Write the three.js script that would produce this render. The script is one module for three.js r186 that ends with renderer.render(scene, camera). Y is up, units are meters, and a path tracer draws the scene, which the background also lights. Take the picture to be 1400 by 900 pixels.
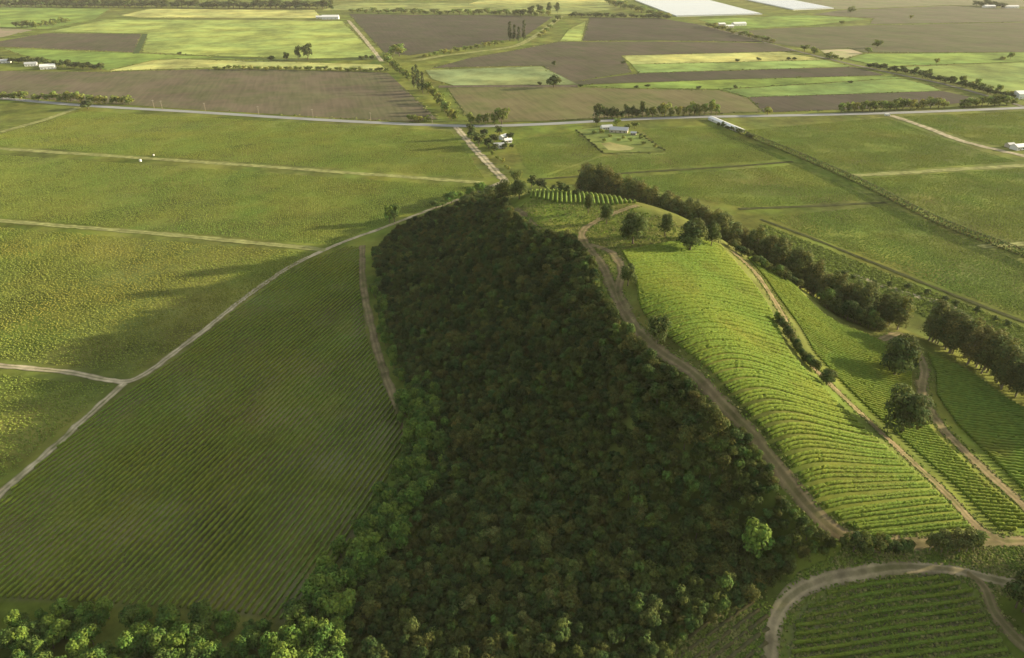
import * as THREE from 'three';
import { mergeGeometries } from 'three/addons/utils/BufferGeometryUtils.js';

// ---------------------------------------------------------------- camera, sky, sun, exposure
const scene = new THREE.Scene();
const CAM_H = 160, PITCH = 29 * Math.PI / 180, FPX = 933;          // drone height above the plain, tilt, focal length in photo pixels (1400 x 900)
const camera = new THREE.PerspectiveCamera(2 * Math.atan(450 / FPX) * 180 / Math.PI, 1400 / 900, 1, 30000);
camera.position.set(0, CAM_H, 0);
camera.rotation.set(-PITCH, 0, 0);
scene.add(camera);

const renderer = new THREE.WebGLRenderer({ antialias: true });
renderer.setSize(1024, 658);
renderer.toneMapping = THREE.LinearToneMapping;
renderer.toneMappingExposure = 2.35;
renderer.shadowMap.enabled = true;

const SUN_EL = 12 * Math.PI / 180, SUN_AZ = 21 * Math.PI / 180;   // low sun to the right, a little ahead
const sunDir = new THREE.Vector3(Math.cos(SUN_EL) * Math.cos(SUN_AZ), Math.sin(SUN_EL), -Math.cos(SUN_EL) * Math.sin(SUN_AZ));
{ // hazy evening sky
  const W = 256, Hh = 128, data = new Float32Array(W * Hh * 4), d = new THREE.Vector3();
  for (let j = 0; j < Hh; j++) for (let i = 0; i < W; i++) {
    const th = ((i + 0.5) / W - 0.5) * 2 * Math.PI, ph = ((j + 0.5) / Hh - 0.5) * Math.PI;
    d.set(Math.cos(ph) * Math.cos(th), Math.sin(ph), Math.cos(ph) * Math.sin(th));
    const up = Math.max(0, d.y), k = Math.pow(1 - up, 3), cs = Math.max(0, d.dot(sunDir));
    const glow = 1.6 * Math.pow(cs, 6) + 2.5 * Math.pow(cs, 40);
    const o = (j * W + i) * 4;
    data[o] = 0.40 + 0.42 * k + glow * 1.0;
    data[o + 1] = 0.46 + 0.36 * k + glow * 0.82;
    data[o + 2] = 0.52 + 0.16 * k + glow * 0.50;
    data[o + 3] = 1;
  }
  const t = new THREE.DataTexture(data, W, Hh, THREE.RGBAFormat, THREE.FloatType);
  t.mapping = THREE.EquirectangularReflectionMapping; t.magFilter = THREE.LinearFilter; t.minFilter = THREE.LinearFilter; t.needsUpdate = true;
  scene.background = t; scene.environment = t;
  scene.backgroundIntensity = 0.5; scene.environmentIntensity = 0.5;
}
const sun = new THREE.DirectionalLight(new THREE.Color(1.0, 0.86, 0.6), 5);
sun.position.copy(sunDir).multiplyScalar(3000); sun.target.position.set(0, 0, -400);
sun.castShadow = true; sun.shadow.mapSize.set(4096, 4096); sun.shadow.radius = 1.5;
Object.assign(sun.shadow.camera, { left: -900, right: 900, top: 700, bottom: -700, near: 10, far: 8000 });
scene.add(sun, sun.target);
scene.fog = new THREE.FogExp2(new THREE.Color(0.95, 0.92, 0.8), 0.00004);

// ---------------------------------------------------------------- helpers
function rng(seed) { let a = seed >>> 0; return () => { a = (a + 0x6D2B79F5) | 0; let t = Math.imul(a ^ (a >>> 15), 1 | a); t = (t + Math.imul(t ^ (t >>> 7), 61 | t)) ^ t; return ((t ^ (t >>> 14)) >>> 0) / 4294967296; }; }
const hash2 = (x, y, s) => { let h = Math.imul(x | 0, 374761393) + Math.imul(y | 0, 668265263) + Math.imul(s | 0, 2246822519); h = Math.imul(h ^ (h >>> 13), 1274126177); return ((h ^ (h >>> 16)) >>> 0) / 4294967296; };
function vnoise(x, y, s = 0, per = 0) {
  const xi = Math.floor(x), yi = Math.floor(y); let fx = x - xi, fy = y - yi; fx = fx * fx * (3 - 2 * fx); fy = fy * fy * (3 - 2 * fy);
  const w = per ? (v) => ((v % per) + per) % per : (v) => v;
  const a = hash2(w(xi), w(yi), s), b = hash2(w(xi + 1), w(yi), s), c = hash2(w(xi), w(yi + 1), s), d = hash2(w(xi + 1), w(yi + 1), s);
  return (a + (b - a) * fx) * (1 - fy) + (c + (d - c) * fx) * fy;
}
function fbm(x, y, s = 0, oct = 4) { let v = 0, a = 0.5, n = 0; for (let i = 0; i < oct; i++) { v += a * vnoise(x, y, s + i * 17); n += a; x *= 2.03; y *= 2.03; a *= 0.5; } return v / n; }
const lerp = (a, b, t) => a + (b - a) * t, clamp = (v, a, b) => Math.min(b, Math.max(a, v)), smooth = (a, b, v) => { const t = clamp((v - a) / (b - a), 0, 1); return t * t * (3 - 2 * t); };
const CP = Math.cos(PITCH), SP = Math.sin(PITCH);
function rayDir(u, v) { const a = (u - 700) / FPX, b = (450 - v) / FPX; return [a, b * CP - SP, -b * SP - CP]; }
function onPlane(u, v, e = 0) { const [x, y, z] = rayDir(u, v), t = (e - CAM_H) / y; return [x * t, z * t, t]; }   // x, z, depth along the optical axis
const names = new Map();
function numbered(n) { const k = names.get(n) || 0; names.set(n, k + 1); return k ? n + '_' + String(k).padStart(3, '0') : n; }
function tag(o, label, category, group, kind) { o.userData.label = label; if (category) o.userData.category = category; if (group) o.userData.group = group; if (kind) o.userData.kind = kind; return o; }
function shade(o) { o.traverse((c) => { if (c.isMesh) { c.castShadow = true; c.receiveShadow = true; } }); return o; }
function mesh(name, geo, mat, parent) { const m = new THREE.Mesh(geo, mat); m.castShadow = m.receiveShadow = true; if (parent) { m.name = name; parent.add(m); } else { m.name = numbered(name); scene.add(m); } return m; }
function structure(name, geo, mat, label) { const m = mesh(name, geo, mat); tag(m, label, null, null, 'structure'); return m; }
function group(name, x, y, z, turn, label, category, grp) { const g = new THREE.Group(); g.name = numbered(name); g.position.set(x, y, z); g.rotation.y = turn; tag(g, label, category, grp); scene.add(g); return g; }
function inside(p, x, z) { let c = false; for (let i = 0, j = p.length - 1; i < p.length; j = i++) if ((p[i][1] > z) !== (p[j][1] > z) && x < (p[j][0] - p[i][0]) * (z - p[i][1]) / (p[j][1] - p[i][1]) + p[i][0]) c = !c; return c; }
function distPoly(p, x, z) { let m = 1e9; for (let i = 0, j = p.length - 1; i < p.length; j = i++) { const ax = p[j][0], az = p[j][1], bx = p[i][0] - ax, bz = p[i][1] - az, t = clamp(((x - ax) * bx + (z - az) * bz) / (bx * bx + bz * bz || 1), 0, 1); m = Math.min(m, Math.hypot(x - ax - bx * t, z - az - bz * t)); } return m; }

// ---------------------------------------------------------------- terrain heights: thin-plate spline through surveyed points (photo pixel + height in metres)
const survey = [
  // flat land around the hill
  [497, 338, 0], [495, 385, 0], [500, 440, 0], [520, 500, 0], [540, 550, 0.3], [560, 600, 0.5], [520, 680, 0.3], [450, 790, 0], [400, 850, 0], [300, 890, 0], [0, 890, 0],
  [300, 600, 0], [100, 700, 0], [400, 450, 0], [180, 520, 0], [520, 313, 0], [580, 289, 0], [640, 267, 0], [690, 247, 0], [740, 243, 0], [400, 250, 0], [700, 210, 0], [900, 240, 0], [1100, 270, 0],
  [800, 272, 1], [870, 297, 1.5], [930, 318, 2], [1000, 347, 2.5], [1060, 374, 3], [1110, 404, 3.5], [1150, 428, 4], [1200, 444, 4], [1300, 400, 0], [1400, 440, 0], [1200, 340, 0], [1270, 465, 3.5], [1330, 500, 3], [1400, 548, 3],
  // ridge track
  [706, 292, 38.5], [745, 318, 41], [795, 328, 41], [822, 358, 42], [840, 395, 42.5], [870, 440, 42.5], [905, 480, 43], [960, 525, 43], [1010, 575, 38.5], [1060, 635, 32], [1110, 690, 25.5], [1165, 737, 19.5],
  // crown of the hill and its far brow
  [728, 263, 37], [760, 266, 38], [800, 268, 38.5], [870, 276, 39], [925, 293, 36], [962, 313, 33.5], [1000, 342, 30], [865, 340, 41], [945, 335, 38.5], [760, 298, 40], [820, 305, 40.5], [920, 400, 44], [1000, 450, 40.5], [1080, 540, 36], [1180, 640, 25], [1260, 700, 18.5],
  // second track and the bowl beside it
  [1020, 360, 29], [1050, 400, 27.5], [1085, 450, 26], [1102, 490, 25], [1150, 545, 22], [1220, 610, 18.5], [1290, 675, 15.8], [1350, 730, 14.5],
  [1065, 375, 22], [1130, 440, 14.5], [1180, 480, 12], [1200, 530, 13], [1160, 440, 9],
  [1240, 455, 4.5], [1258, 482, 5.5], [1265, 530, 7.5], [1300, 590, 9], [1350, 640, 10], [1400, 690, 11], [1330, 545, 5.5], [1400, 620, 8],
  // foot of the hill towards the camera
  [1390, 742, 14], [1250, 775, 14], [1110, 798, 12.5], [1055, 880, 9.5], [1200, 850, 11], [1380, 880, 10], [1400, 800, 13],
  // wood on the shaded side
  [900, 890, 7], [700, 890, 3], [600, 810, 2.5], [700, 700, 9], [800, 600, 23], [660, 560, 14], [900, 650, 26], [1000, 745, 16], [700, 430, 26], [600, 420, 13], [640, 335, 15], [600, 300, 6], [670, 285, 23],
].map(([u, v, e0]) => { const e = e0 + 0.2 * Math.max(0, e0 - 20), [x, z] = onPlane(u, v, e); return [x, z, e]; })
  .concat([[-60, -60, 1], [60, -60, 4], [180, -70, 6], [260, -110, 6], [330, -180, 1], [340, -300, 0], [-200, -90, 0], [220, -190, 9], [330, -60, 0], [400, -400, 0], [-400, -300, 0], [0, 0, 2], [0, -700, 0], [500, -600, 0], [-500, -600, 0]]);
const SC = 100, phi = (r2) => r2 > 1e-12 ? 0.5 * r2 * Math.log(r2) : 0;
const tps = (() => {
  const n = survey.length, N = n + 3, A = [];
  for (let i = 0; i < N; i++) A.push(new Float64Array(N + 1));
  for (let i = 0; i < n; i++) {
    const [xi, zi, ei] = survey[i];
    for (let j = 0; j < n; j++) { const dx = (xi - survey[j][0]) / SC, dz = (zi - survey[j][1]) / SC; A[i][j] = phi(dx * dx + dz * dz); }
    A[i][i] += 0.004; A[i][n] = A[n][i] = 1; A[i][n + 1] = A[n + 1][i] = xi / SC; A[i][n + 2] = A[n + 2][i] = zi / SC; A[i][N] = ei;
  }
  for (let c = 0; c < N; c++) {
    let p = c; for (let r = c + 1; r < N; r++) if (Math.abs(A[r][c]) > Math.abs(A[p][c])) p = r;
    [A[c], A[p]] = [A[p], A[c]];
    for (let r = c + 1; r < N; r++) { const f = A[r][c] / A[c][c]; if (f) for (let k = c; k <= N; k++) A[r][k] -= f * A[c][k]; }
  }
  const w = new Float64Array(N);
  for (let r = N - 1; r >= 0; r--) { let s = A[r][N]; for (let k = r + 1; k < N; k++) s -= A[r][k] * w[k]; w[r] = s / A[r][r]; }
  return (x, z) => { let v = w[n] + w[n + 1] * x / SC + w[n + 2] * z / SC; for (let j = 0; j < n; j++) { const dx = (x - survey[j][0]) / SC, dz = (z - survey[j][1]) / SC; v += w[j] * phi(dx * dx + dz * dz); } return v; };
})();
const outline = [[500, 335, 0], [500, 400, 0], [512, 460, 0], [532, 520, 0], [560, 590, 0], [525, 690, 0], [445, 800, 0], [380, 885, 0]].map(([u, v, e]) => onPlane(u, v, e).slice(0, 2))
  .concat([[-60, -50], [200, -40], [335, -110], [335, -250]])
  .concat([[1400, 540, 2], [1330, 492, 2], [1270, 455, 2], [1200, 436, 2], [1150, 420, 2], [1060, 366, 2], [930, 312, 2], [800, 267, 1], [740, 250, 0], [690, 251, 0], [600, 284, 0], [520, 313, 0]].map(([u, v, e]) => onPlane(u, v, e).slice(0, 2)));
const GX0 = -340, GX1 = 380, GZ0 = -660, GZ1 = -20, GS = 2.5, GNX = (GX1 - GX0) / GS + 1, GNZ = (GZ1 - GZ0) / GS + 1;
const hg = new Float32Array(GNX * GNZ);
for (let j = 0; j < GNZ; j++) for (let i = 0; i < GNX; i++) {
  const x = GX0 + i * GS, z = GZ0 + j * GS, ins = inside(outline, x, z), d = distPoly(outline, x, z);
  if (!ins && d > 14) continue;
  const h = Math.max(0, tps(x, z)) * smooth(-14, 12, ins ? d : -d);
  hg[j * GNX + i] = h + smooth(2, 12, h) * (fbm(x / 14, z / 14, 3, 3) - 0.5) * 0.2;
}
function H(x, z) {
  const a = (x - GX0) / GS, b = (z - GZ0) / GS; if (a < 0 || b < 0 || a >= GNX - 1 || b >= GNZ - 1) return 0;
  const i = Math.floor(a), j = Math.floor(b), fx = a - i, fz = b - j, k = j * GNX + i;
  return (hg[k] * (1 - fx) + hg[k + 1] * fx) * (1 - fz) + (hg[k + GNX] * (1 - fx) + hg[k + GNX + 1] * fx) * fz;
}
function G(u, v) {                                                   // where a pixel's ray first meets the ground
  const [x, y, z] = rayDir(u, v); let t0 = 60, step = 4, t = t0; const tEnd = -CAM_H / y;
  if (tEnd > 1200) return [x * tEnd, 0, z * tEnd, tEnd];
  for (t = t0; t < tEnd; t += step) if (CAM_H + y * t < H(x * t, z * t)) break;
  let lo = Math.max(t0, t - step), hi = Math.min(t, tEnd);
  for (let k = 0; k < 24; k++) { const m = (lo + hi) / 2; if (CAM_H + y * m < H(x * m, z * m)) hi = m; else lo = m; }
  return [x * hi, H(x * hi, z * hi), z * hi, hi];
}
const GP = (list) => list.map(([u, v]) => { const g = G(u, v); return [g[0], g[2]]; });

// ---------------------------------------------------------------- textures and materials
function greyTexture(size, fn) {                                     // a tile of colour grain, in multiples of the material's own colour
  const d = new Uint8Array(size * size * 4);
  for (let j = 0; j < size; j++) for (let i = 0; i < size; i++) { const c = fn(i / size, j / size), o = (j * size + i) * 4; d[o] = clamp(c[0], 0, 1) * 255; d[o + 1] = clamp(c[1], 0, 1) * 255; d[o + 2] = clamp(c[2], 0, 1) * 255; d[o + 3] = 255; }
  const t = new THREE.DataTexture(d, size, size); t.wrapS = t.wrapT = THREE.RepeatWrapping; t.magFilter = THREE.LinearFilter; t.minFilter = THREE.LinearMipmapLinearFilter; t.generateMipmaps = true; t.colorSpace = THREE.NoColorSpace; t.needsUpdate = true; return t;
}
function tiled(u, v, s, f0, oct) { let r = 0, a = 0.5, n = 0, f = f0; for (let i = 0; i < oct; i++) { r += a * vnoise(u * f, v * f, s + i * 31, f); n += a; f *= 2; a *= 0.72; } return r / n; }
const TILE = 160;                                                    // metres per texture tile
const soilTex = greyTexture(512, (u, v) => { const a = tiled(u, v, 15, 6, 7), k = 0.68 + 0.9 * (a - 0.5); return [k, k * 0.99, k * 0.97]; });
const grassTex = greyTexture(1024, (u, v) => { const a = tiled(u, v, 5, 5, 8), b = tiled(u, v, 77, 3, 6), k = 0.55 + 1.5 * (a - 0.5), y = (b - 0.5) * 0.55; return [k * (1 + y) + 0.12, k + 0.12, k * (1 - y * 0.8) + 0.1]; });
const ploughTex = greyTexture(1024, (u, v) => { const a = tiled(u, v, 9, 4, 8), s = vnoise(u * 96, v * 6, 41, 96), b = tiled(u, v, 57, 2, 4), k = 0.66 + 0.5 * (a - 0.5) + 0.16 * (s - 0.5); const w = smooth(0.52, 0.72, b) * 0.22; return [k - w * 0.5, k, k - w * 0.7]; });
const C = (r, g, b) => new THREE.Color().setRGB(r, g, b);
const M = {
  ground: new THREE.MeshPhysicalMaterial({ specularIntensity: 0.1, vertexColors: true, map: grassTex, roughness: 1 }),
  track: new THREE.MeshPhysicalMaterial({ specularIntensity: 0.1, vertexColors: true, map: soilTex, roughness: 1 }),
  row: new THREE.MeshPhysicalMaterial({ vertexColors: true, roughness: 1, specularIntensity: 0.1, transmission: 0.4, thickness: 0, side: THREE.DoubleSide }),
  leaf: new THREE.MeshPhysicalMaterial({ vertexColors: true, roughness: 0.9, specularIntensity: 0.15, transmission: 0.35, thickness: 0, side: THREE.DoubleSide }),
  bark: new THREE.MeshStandardMaterial({ color: C(0.12, 0.09, 0.06), roughness: 1 }),
  paleBark: new THREE.MeshStandardMaterial({ color: C(0.3, 0.25, 0.18), roughness: 1 }),
  white: new THREE.MeshStandardMaterial({ color: C(0.78, 0.77, 0.73), roughness: 0.6 }),
  zinc: new THREE.MeshStandardMaterial({ color: C(0.5, 0.5, 0.48), roughness: 0.45, metalness: 0.2 }),
  wall: new THREE.MeshStandardMaterial({ color: C(0.55, 0.48, 0.38), roughness: 0.9 }),
  dark: new THREE.MeshStandardMaterial({ color: C(0.03, 0.03, 0.03), roughness: 0.5 }),
  glass: new THREE.MeshStandardMaterial({ color: C(0.03, 0.04, 0.05), roughness: 0.1 }),
  plastic: new THREE.MeshPhysicalMaterial({ color: C(0.88, 0.88, 0.87), roughness: 0.14, clearcoat: 1, clearcoatRoughness: 0.08 }),
  wood: new THREE.MeshStandardMaterial({ color: C(0.32, 0.26, 0.18), roughness: 1 }),
  asphalt: new THREE.MeshStandardMaterial({ vertexColors: true, roughness: 0.85 }),
};

// ---------------------------------------------------------------- ground sheet
const PLOT_F = GP([[-110, 772], [0, 684], [122, 573], [187, 527], [257, 476], [337, 413], [409, 365], [470, 338], [490, 337], [491, 400], [500, 460], [520, 520], [543, 570], [556, 605], [525, 660], [475, 745], [412, 845], [400, 850], [330, 838], [200, 828], [60, 820], [-110, 812]]);
const PLOT_D = GP([[1082, 900], [1088, 855], [1112, 820], [1160, 800], [1250, 789], [1300, 792], [1328, 808], [1342, 840], [1365, 872], [1385, 905], [1390, 940], [1080, 940]]);
{
  const axis = (a, b) => { const r = []; for (let v = a; v <= b + 1e-6; v += GS) r.push(v); let s = GS * 2, lo = a, hi = b; while (hi < 14000) { hi += s; lo -= s; r.push(hi); r.unshift(lo); s *= 1.35; } return r; };
  const xs = axis(GX0, GX1), zs = axis(GZ0, GZ1), nx = xs.length, nz = zs.length;
  const pos = new Float32Array(nx * nz * 3), col = new Float32Array(nx * nz * 3), uv = new Float32Array(nx * nz * 2), idx = [];
  for (let j = 0; j < nz; j++) for (let i = 0; i < nx; i++) {
    const k = j * nx + i, x = xs[i], z = zs[j], h = H(x, z); pos.set([x, h, z], k * 3); uv.set([x / TILE, z / TILE], k * 2);
    const p = smooth(0.35, 0.65, fbm(x / 22, z / 22, 11, 4)), q = smooth(0.45, 0.7, fbm(x / 60 + 9, z / 60, 23, 3));
    let r = lerp(0.16, 0.21, p), g = lerp(0.215, 0.235, p), b = lerp(0.035, 0.045, p);
    r = lerp(r, 0.23, q * 0.3); g = lerp(g, 0.2, q * 0.3); b = lerp(b, 0.08, q * 0.3);
    const tilled = inside(PLOT_F, x, z) || inside(PLOT_D, x, z) ? 0.35 + 0.65 * smooth(0.35, 0.6, fbm(x / 12, z / 12, 29, 4)) : 0;   // bare earth between the rows
    r = lerp(r, 0.225, tilled); g = lerp(g, 0.21, tilled); b = lerp(b, 0.1, tilled);
    col.set([r, g, b], k * 3);
    if (i < nx - 1 && j < nz - 1) idx.push(k, k + nx, k + 1, k + 1, k + nx, k + nx + 1);
  }
  const g = new THREE.BufferGeometry(); g.setAttribute('position', new THREE.BufferAttribute(pos, 3)); g.setAttribute('color', new THREE.BufferAttribute(col, 3)); g.setAttribute('uv', new THREE.BufferAttribute(uv, 2)); g.setIndex(idx); g.computeVertexNormals();
  structure('ground', g, M.ground, 'grassy earth of the hill and of the plain around it');
}

// ---------------------------------------------------------------- tracks and roads, draped on the ground
function resample(pts, step) {
  const c = new THREE.CatmullRomCurve3(pts.map(([x, z]) => new THREE.Vector3(x, 0, z)), false, 'centripetal'), n = Math.max(2, Math.ceil(c.getLength() / step));
  return c.getSpacedPoints(n).map((p) => [p.x, p.z]);
}
let lift = 0.1;
const trackCells = new Map();                                        // where tracks run, so that nothing grows on them
function markTrack(x, z, w) { const k = Math.floor(x / 8) + ',' + Math.floor(z / 8); if (!trackCells.has(k)) trackCells.set(k, []); trackCells.get(k).push([x, z, w]); }
function offTrack(x, z, gap) { const a = Math.floor(x / 8), b = Math.floor(z / 8); for (let i = a - 1; i <= a + 1; i++) for (let j = b - 1; j <= b + 1; j++) for (const q of trackCells.get(i + ',' + j) || []) if (Math.hypot(q[0] - x, q[1] - z) < q[2] + gap) return false; return true; }
function ribbon(name, pix, width, base, label, opt = {}) {
  const pts = resample(opt.world || GP(pix), opt.step || 1.5), n = pts.length, across = opt.across || 11, P = [], Cc = [], U = [], I = [], s = lift += 0.004; const sd = Math.floor(pts[0][0] * 7 + pts[0][1]);
  for (const p of pts) markTrack(p[0], p[1], width / 2);
  const total = [0]; for (let i = 1; i < n; i++) total.push(total[i - 1] + Math.hypot(pts[i][0] - pts[i - 1][0], pts[i][1] - pts[i - 1][1]));
  for (let i = 0; i < n; i++) {
    const a = pts[Math.max(0, i - 1)], b = pts[Math.min(n - 1, i + 1)], l = Math.hypot(b[0] - a[0], b[1] - a[1]) || 1, nx = -(b[1] - a[1]) / l, nz = (b[0] - a[0]) / l, d = total[i];
    const wl = width / 2 * (opt.neat ? 1 : 0.6 + 0.9 * fbm(d / 5, 3, sd, 4)), wr = width / 2 * (opt.neat ? 1 : 0.6 + 0.9 * fbm(d / 5, 9, sd + 5, 4));
    for (let k = 0; k < across; k++) {
      const t = k / (across - 1) * 2 - 1, o = t < 0 ? t * wl : t * wr, x = pts[i][0] + nx * o, z = pts[i][1] + nz * o;
      P.push(x, H(x, z) + s + (opt.neat ? 0 : (1 - t * t) * 0.04), z); U.push(x / 24, z / 24);
      const gr = opt.neat ? 0 : smooth(0.35, 0.75, fbm(x / 3.5, z / 3.5, 61, 3)) * (opt.weed ?? 0.4) + (Math.abs(t) < 0.2 && width < 7 ? 0.35 * smooth(0.35, 0.6, fbm(d / 12, 1, sd + 3, 2)) : 0) + (Math.abs(t) > 0.9 ? 0.45 : 0);
      const rut = Math.exp(-(((Math.abs(t) - 0.45) / 0.2) ** 2)), v = (0.62 + 0.5 * fbm(x / 3, z / 3, 71, 3)) * (opt.neat ? 1.1 : 0.85 + 0.35 * rut);
      Cc.push(lerp(base[0] * v, 0.15, clamp(gr, 0, 1)), lerp(base[1] * v, 0.16, clamp(gr, 0, 1)), lerp(base[2] * v, 0.05, clamp(gr, 0, 1)));
      if (i < n - 1 && k < across - 1) { const q = i * across + k; I.push(q, q + 1, q + across, q + 1, q + across + 1, q + across); }
    }
  }
  const g = new THREE.BufferGeometry(); g.setAttribute('position', new THREE.Float32BufferAttribute(P, 3)); g.setAttribute('color', new THREE.Float32BufferAttribute(Cc, 3)); g.setAttribute('uv', new THREE.Float32BufferAttribute(U, 2)); g.setIndex(I); g.computeVertexNormals();
  if (g.attributes.normal.getY(0) < 0) { for (let i = 0; i < I.length; i += 3) [I[i], I[i + 1]] = [I[i + 1], I[i]]; g.setIndex(I); g.computeVertexNormals(); }
  return structure(name, g, opt.mat || M.track, label);
}
const EARTH = [0.34, 0.265, 0.14], SAND = [0.66, 0.57, 0.38], STRAW = [0.42, 0.43, 0.16];
const T1 = [[872, 281], [850, 288], [815, 303], [796, 318], [800, 332], [822, 360], [838, 395], [858, 435], [895, 475], [940, 505], [985, 550], [1030, 597], [1070, 647], [1110, 697], [1165, 738], [1250, 744], [1370, 741], [1420, 741]];
const T2 = [[1000, 343], [1030, 370], [1055, 405], [1080, 450], [1100, 488], [1150, 540], [1220, 606], [1290, 671], [1345, 727], [1375, 741]];
const T3 = [[1205, 465], [1232, 457], [1250, 475], [1263, 503], [1262, 542], [1290, 587], [1340, 637], [1400, 692], [1450, 735]];
ribbon('dirt_track', T1, 4.0, EARTH, 'brown dirt track climbing the ridge between wood and vines');
ribbon('dirt_track', [[700, 288], [722, 303], [745, 318], [775, 325], [800, 328]], 5, EARTH, 'short dirt track along the upper edge of the dark wood', { weed: 0.7 });
ribbon('dirt_track', [[806, 334], [830, 342], [842, 352], [850, 368], [845, 400], [858, 425]], 3.6, EARTH, 'short rough side track beside the fork on the hill');
ribbon('dirt_track', T2, 3.5, EARTH, 'dirt track running down through the middle of the hill vines');
ribbon('dirt_track', T3, 4.2, EARTH, 'dirt track curving past two round trees at the foot of the hill vines');
ribbon('dirt_track', [[1048, 930], [1052, 890], [1058, 850], [1078, 820], [1112, 798], [1170, 784], [1250, 776], [1310, 781], [1350, 791], [1400, 800], [1440, 806]], 4.0, [0.46, 0.38, 0.23], 'pale looping track around the small rounded vine plot', { weed: 0.3 });
ribbon('dirt_track', [[1322, 783], [1345, 802], [1358, 835], [1385, 868], [1430, 905]], 3.6, EARTH, 'earth track branching off the pale loop by the dark bushes');
ribbon('farm_road', [[-80, 490], [0, 500], [90, 509], [150, 520], [178, 521], [250, 474], [330, 411], [400, 363], [470, 331], [520, 313], [580, 290], [640, 268], [690, 247]], 3.2, SAND, 'pale farm road running along the shaded vineyard to the hill', { weed: 0.3 });
ribbon('farm_road', [[170, 525], [130, 560], [70, 615], [0, 675], [-80, 745]], 3.2, SAND, 'pale farm road along the lower side of the shaded vineyard', { weed: 0.65 });
ribbon('farm_road', [[692, 250], [672, 228], [652, 207], [632, 184], [622, 172]], 6.5, SAND, 'wide straight farm road from the paved road to the hill', { weed: 0.25 });
ribbon('dirt_track', [[495, 336], [496, 385], [506, 440], [522, 500], [540, 550], [560, 603]], 3.6, EARTH, 'narrow brown track between shaded vineyard and green trees', { weed: 0.6 });
ribbon('grass_track', [[-60, 200], [0, 203.5], [300, 223.5], [660, 250]], 7, STRAW, 'straw coloured track across the plain left of the farm road', { weed: 0.2 });
ribbon('grass_track', [[-60, 297], [0, 302], [250, 323], [445, 342]], 5.5, STRAW, 'straw coloured track meeting the pale farm road below the hill', { weed: 0.2 });
ribbon('grass_track', [[0, 181], [60, 164], [108, 147]], 8, STRAW, 'grass track leading up to the dark roadside bush', { weed: 0.5 });
ribbon('grass_track', [[1163, 240.5], [1290, 233], [1420, 225]], 8, STRAW, 'pale track between the fields right of the long hedge', { weed: 0.3 });
ribbon('grass_track', [[1218, 158], [1265, 174], [1320, 194], [1420, 218]], 8, SAND, 'pale farm track from the paved road to the white house', { weed: 0.4 });
ribbon('grass_track', [[1340, 338], [1420, 332]], 6, STRAW, 'pale track meeting the long clipped hedge', { weed: 0.3 });
ribbon('ditch', [[730, 246], [870, 236], [1000, 228], [1084, 221]], 4, [0.08, 0.09, 0.03], 'dark grassy ditch across the field behind the eucalyptus row', { weed: 0.2 });
ribbon('ditch', [[1010, 286], [1110, 282], [1212, 277]], 4, [0.08, 0.09, 0.03], 'dark grassy ditch running from eucalyptus row to long hedge', { weed: 0.2 });
ribbon('ditch', [[1040, 300], [1110, 326], [1200, 362], [1300, 402], [1420, 448]], 2.8, [0.08, 0.09, 0.03], 'dark grassy ditch along the vines behind the eucalyptus row', { weed: 0.2 });
ribbon('dirt_track', [[1160, 374], [1210, 392], [1255, 406], [1295, 416], [1330, 440]], 5, SAND, 'pale track glimpsed behind the gap in the eucalyptus row', { weed: 0.6 });
ribbon('paved_road', [[-300, 112], [0, 134.5], [110, 144], [270, 153.5], [430, 163.5], [560, 170], [650, 172.5], [740, 170], [860, 163.5], [960, 160], [1050, 158.5], [1220, 154.5], [1400, 147.5], [1700, 134]], 11, [0.27, 0.27, 0.255], 'light grey paved country road crossing the plain', { neat: true, step: 12, mat: M.asphalt, across: 3 });
ribbon('farm_road', [[566, 83], [600, 77], [640, 72], [700, 64], [722, 55], [745, 40], [768, 22]], 14, STRAW, 'straw coloured farm road winding between brown fields', { weed: 0.3, step: 10 });
ribbon('farm_road', [[955, 34], [1000, 45], [1060, 62], [1130, 80], [1210, 98], [1290, 115], [1370, 137], [1400, 146]], 7, [0.3, 0.27, 0.22], 'grey brown farm road along the far diagonal row of bushes', { weed: 0.2, step: 10 });
ribbon('farm_road', [[476, 28], [497, 52], [522, 84]], 8, SAND, 'pale lane between bright green field and brown field', { weed: 0.3, step: 10 });
console.log('tracks');

// ---------------------------------------------------------------- far fields: flat sheets of crop or bare soil
const margins = [];
function field(pix, color, kind, label) {
  margins.push(pix);
  const poly = pix.map(([u, v]) => onPlane(u, v).slice(0, 2)), sh = new THREE.Shape(poly.map(([x, z]) => new THREE.Vector2(x, -z))), g = new THREE.ShapeGeometry(sh);
  g.rotateX(-Math.PI / 2); const y = 0.15 + (field.n = (field.n || 0) + 1) * 0.012; g.translate(0, y, 0);
  const p = g.attributes.position, uv = g.attributes.uv, a = kind === 'plough' ? 0.25 + (field.n % 3) * 0.02 : 1.1, sc = kind === 'plough' ? 220 : 300, ca = Math.cos(a), sa = Math.sin(a);
  for (let i = 0; i < p.count; i++) { const x = p.getX(i), z = p.getZ(i); uv.setXY(i, (x * ca - z * sa) / sc + field.n * 0.37, (x * sa + z * ca) / sc + field.n * 0.21); }
  return structure('field', g, new THREE.MeshPhysicalMaterial({ specularIntensity: 0.1, color: C(...color), map: kind === 'plough' ? ploughTex : grassTex, roughness: 1 }), label);
}
const SOIL = [0.15, 0.122, 0.085], SOIL2 = [0.122, 0.1, 0.073], OLIVE = [0.22, 0.19, 0.09], GREEN = [0.27, 0.38, 0.08], LIME = [0.42, 0.5, 0.13], YEL = [0.6, 0.6, 0.2], PALE = [0.3, 0.36, 0.15], TAN = [0.6, 0.5, 0.3];
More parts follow.
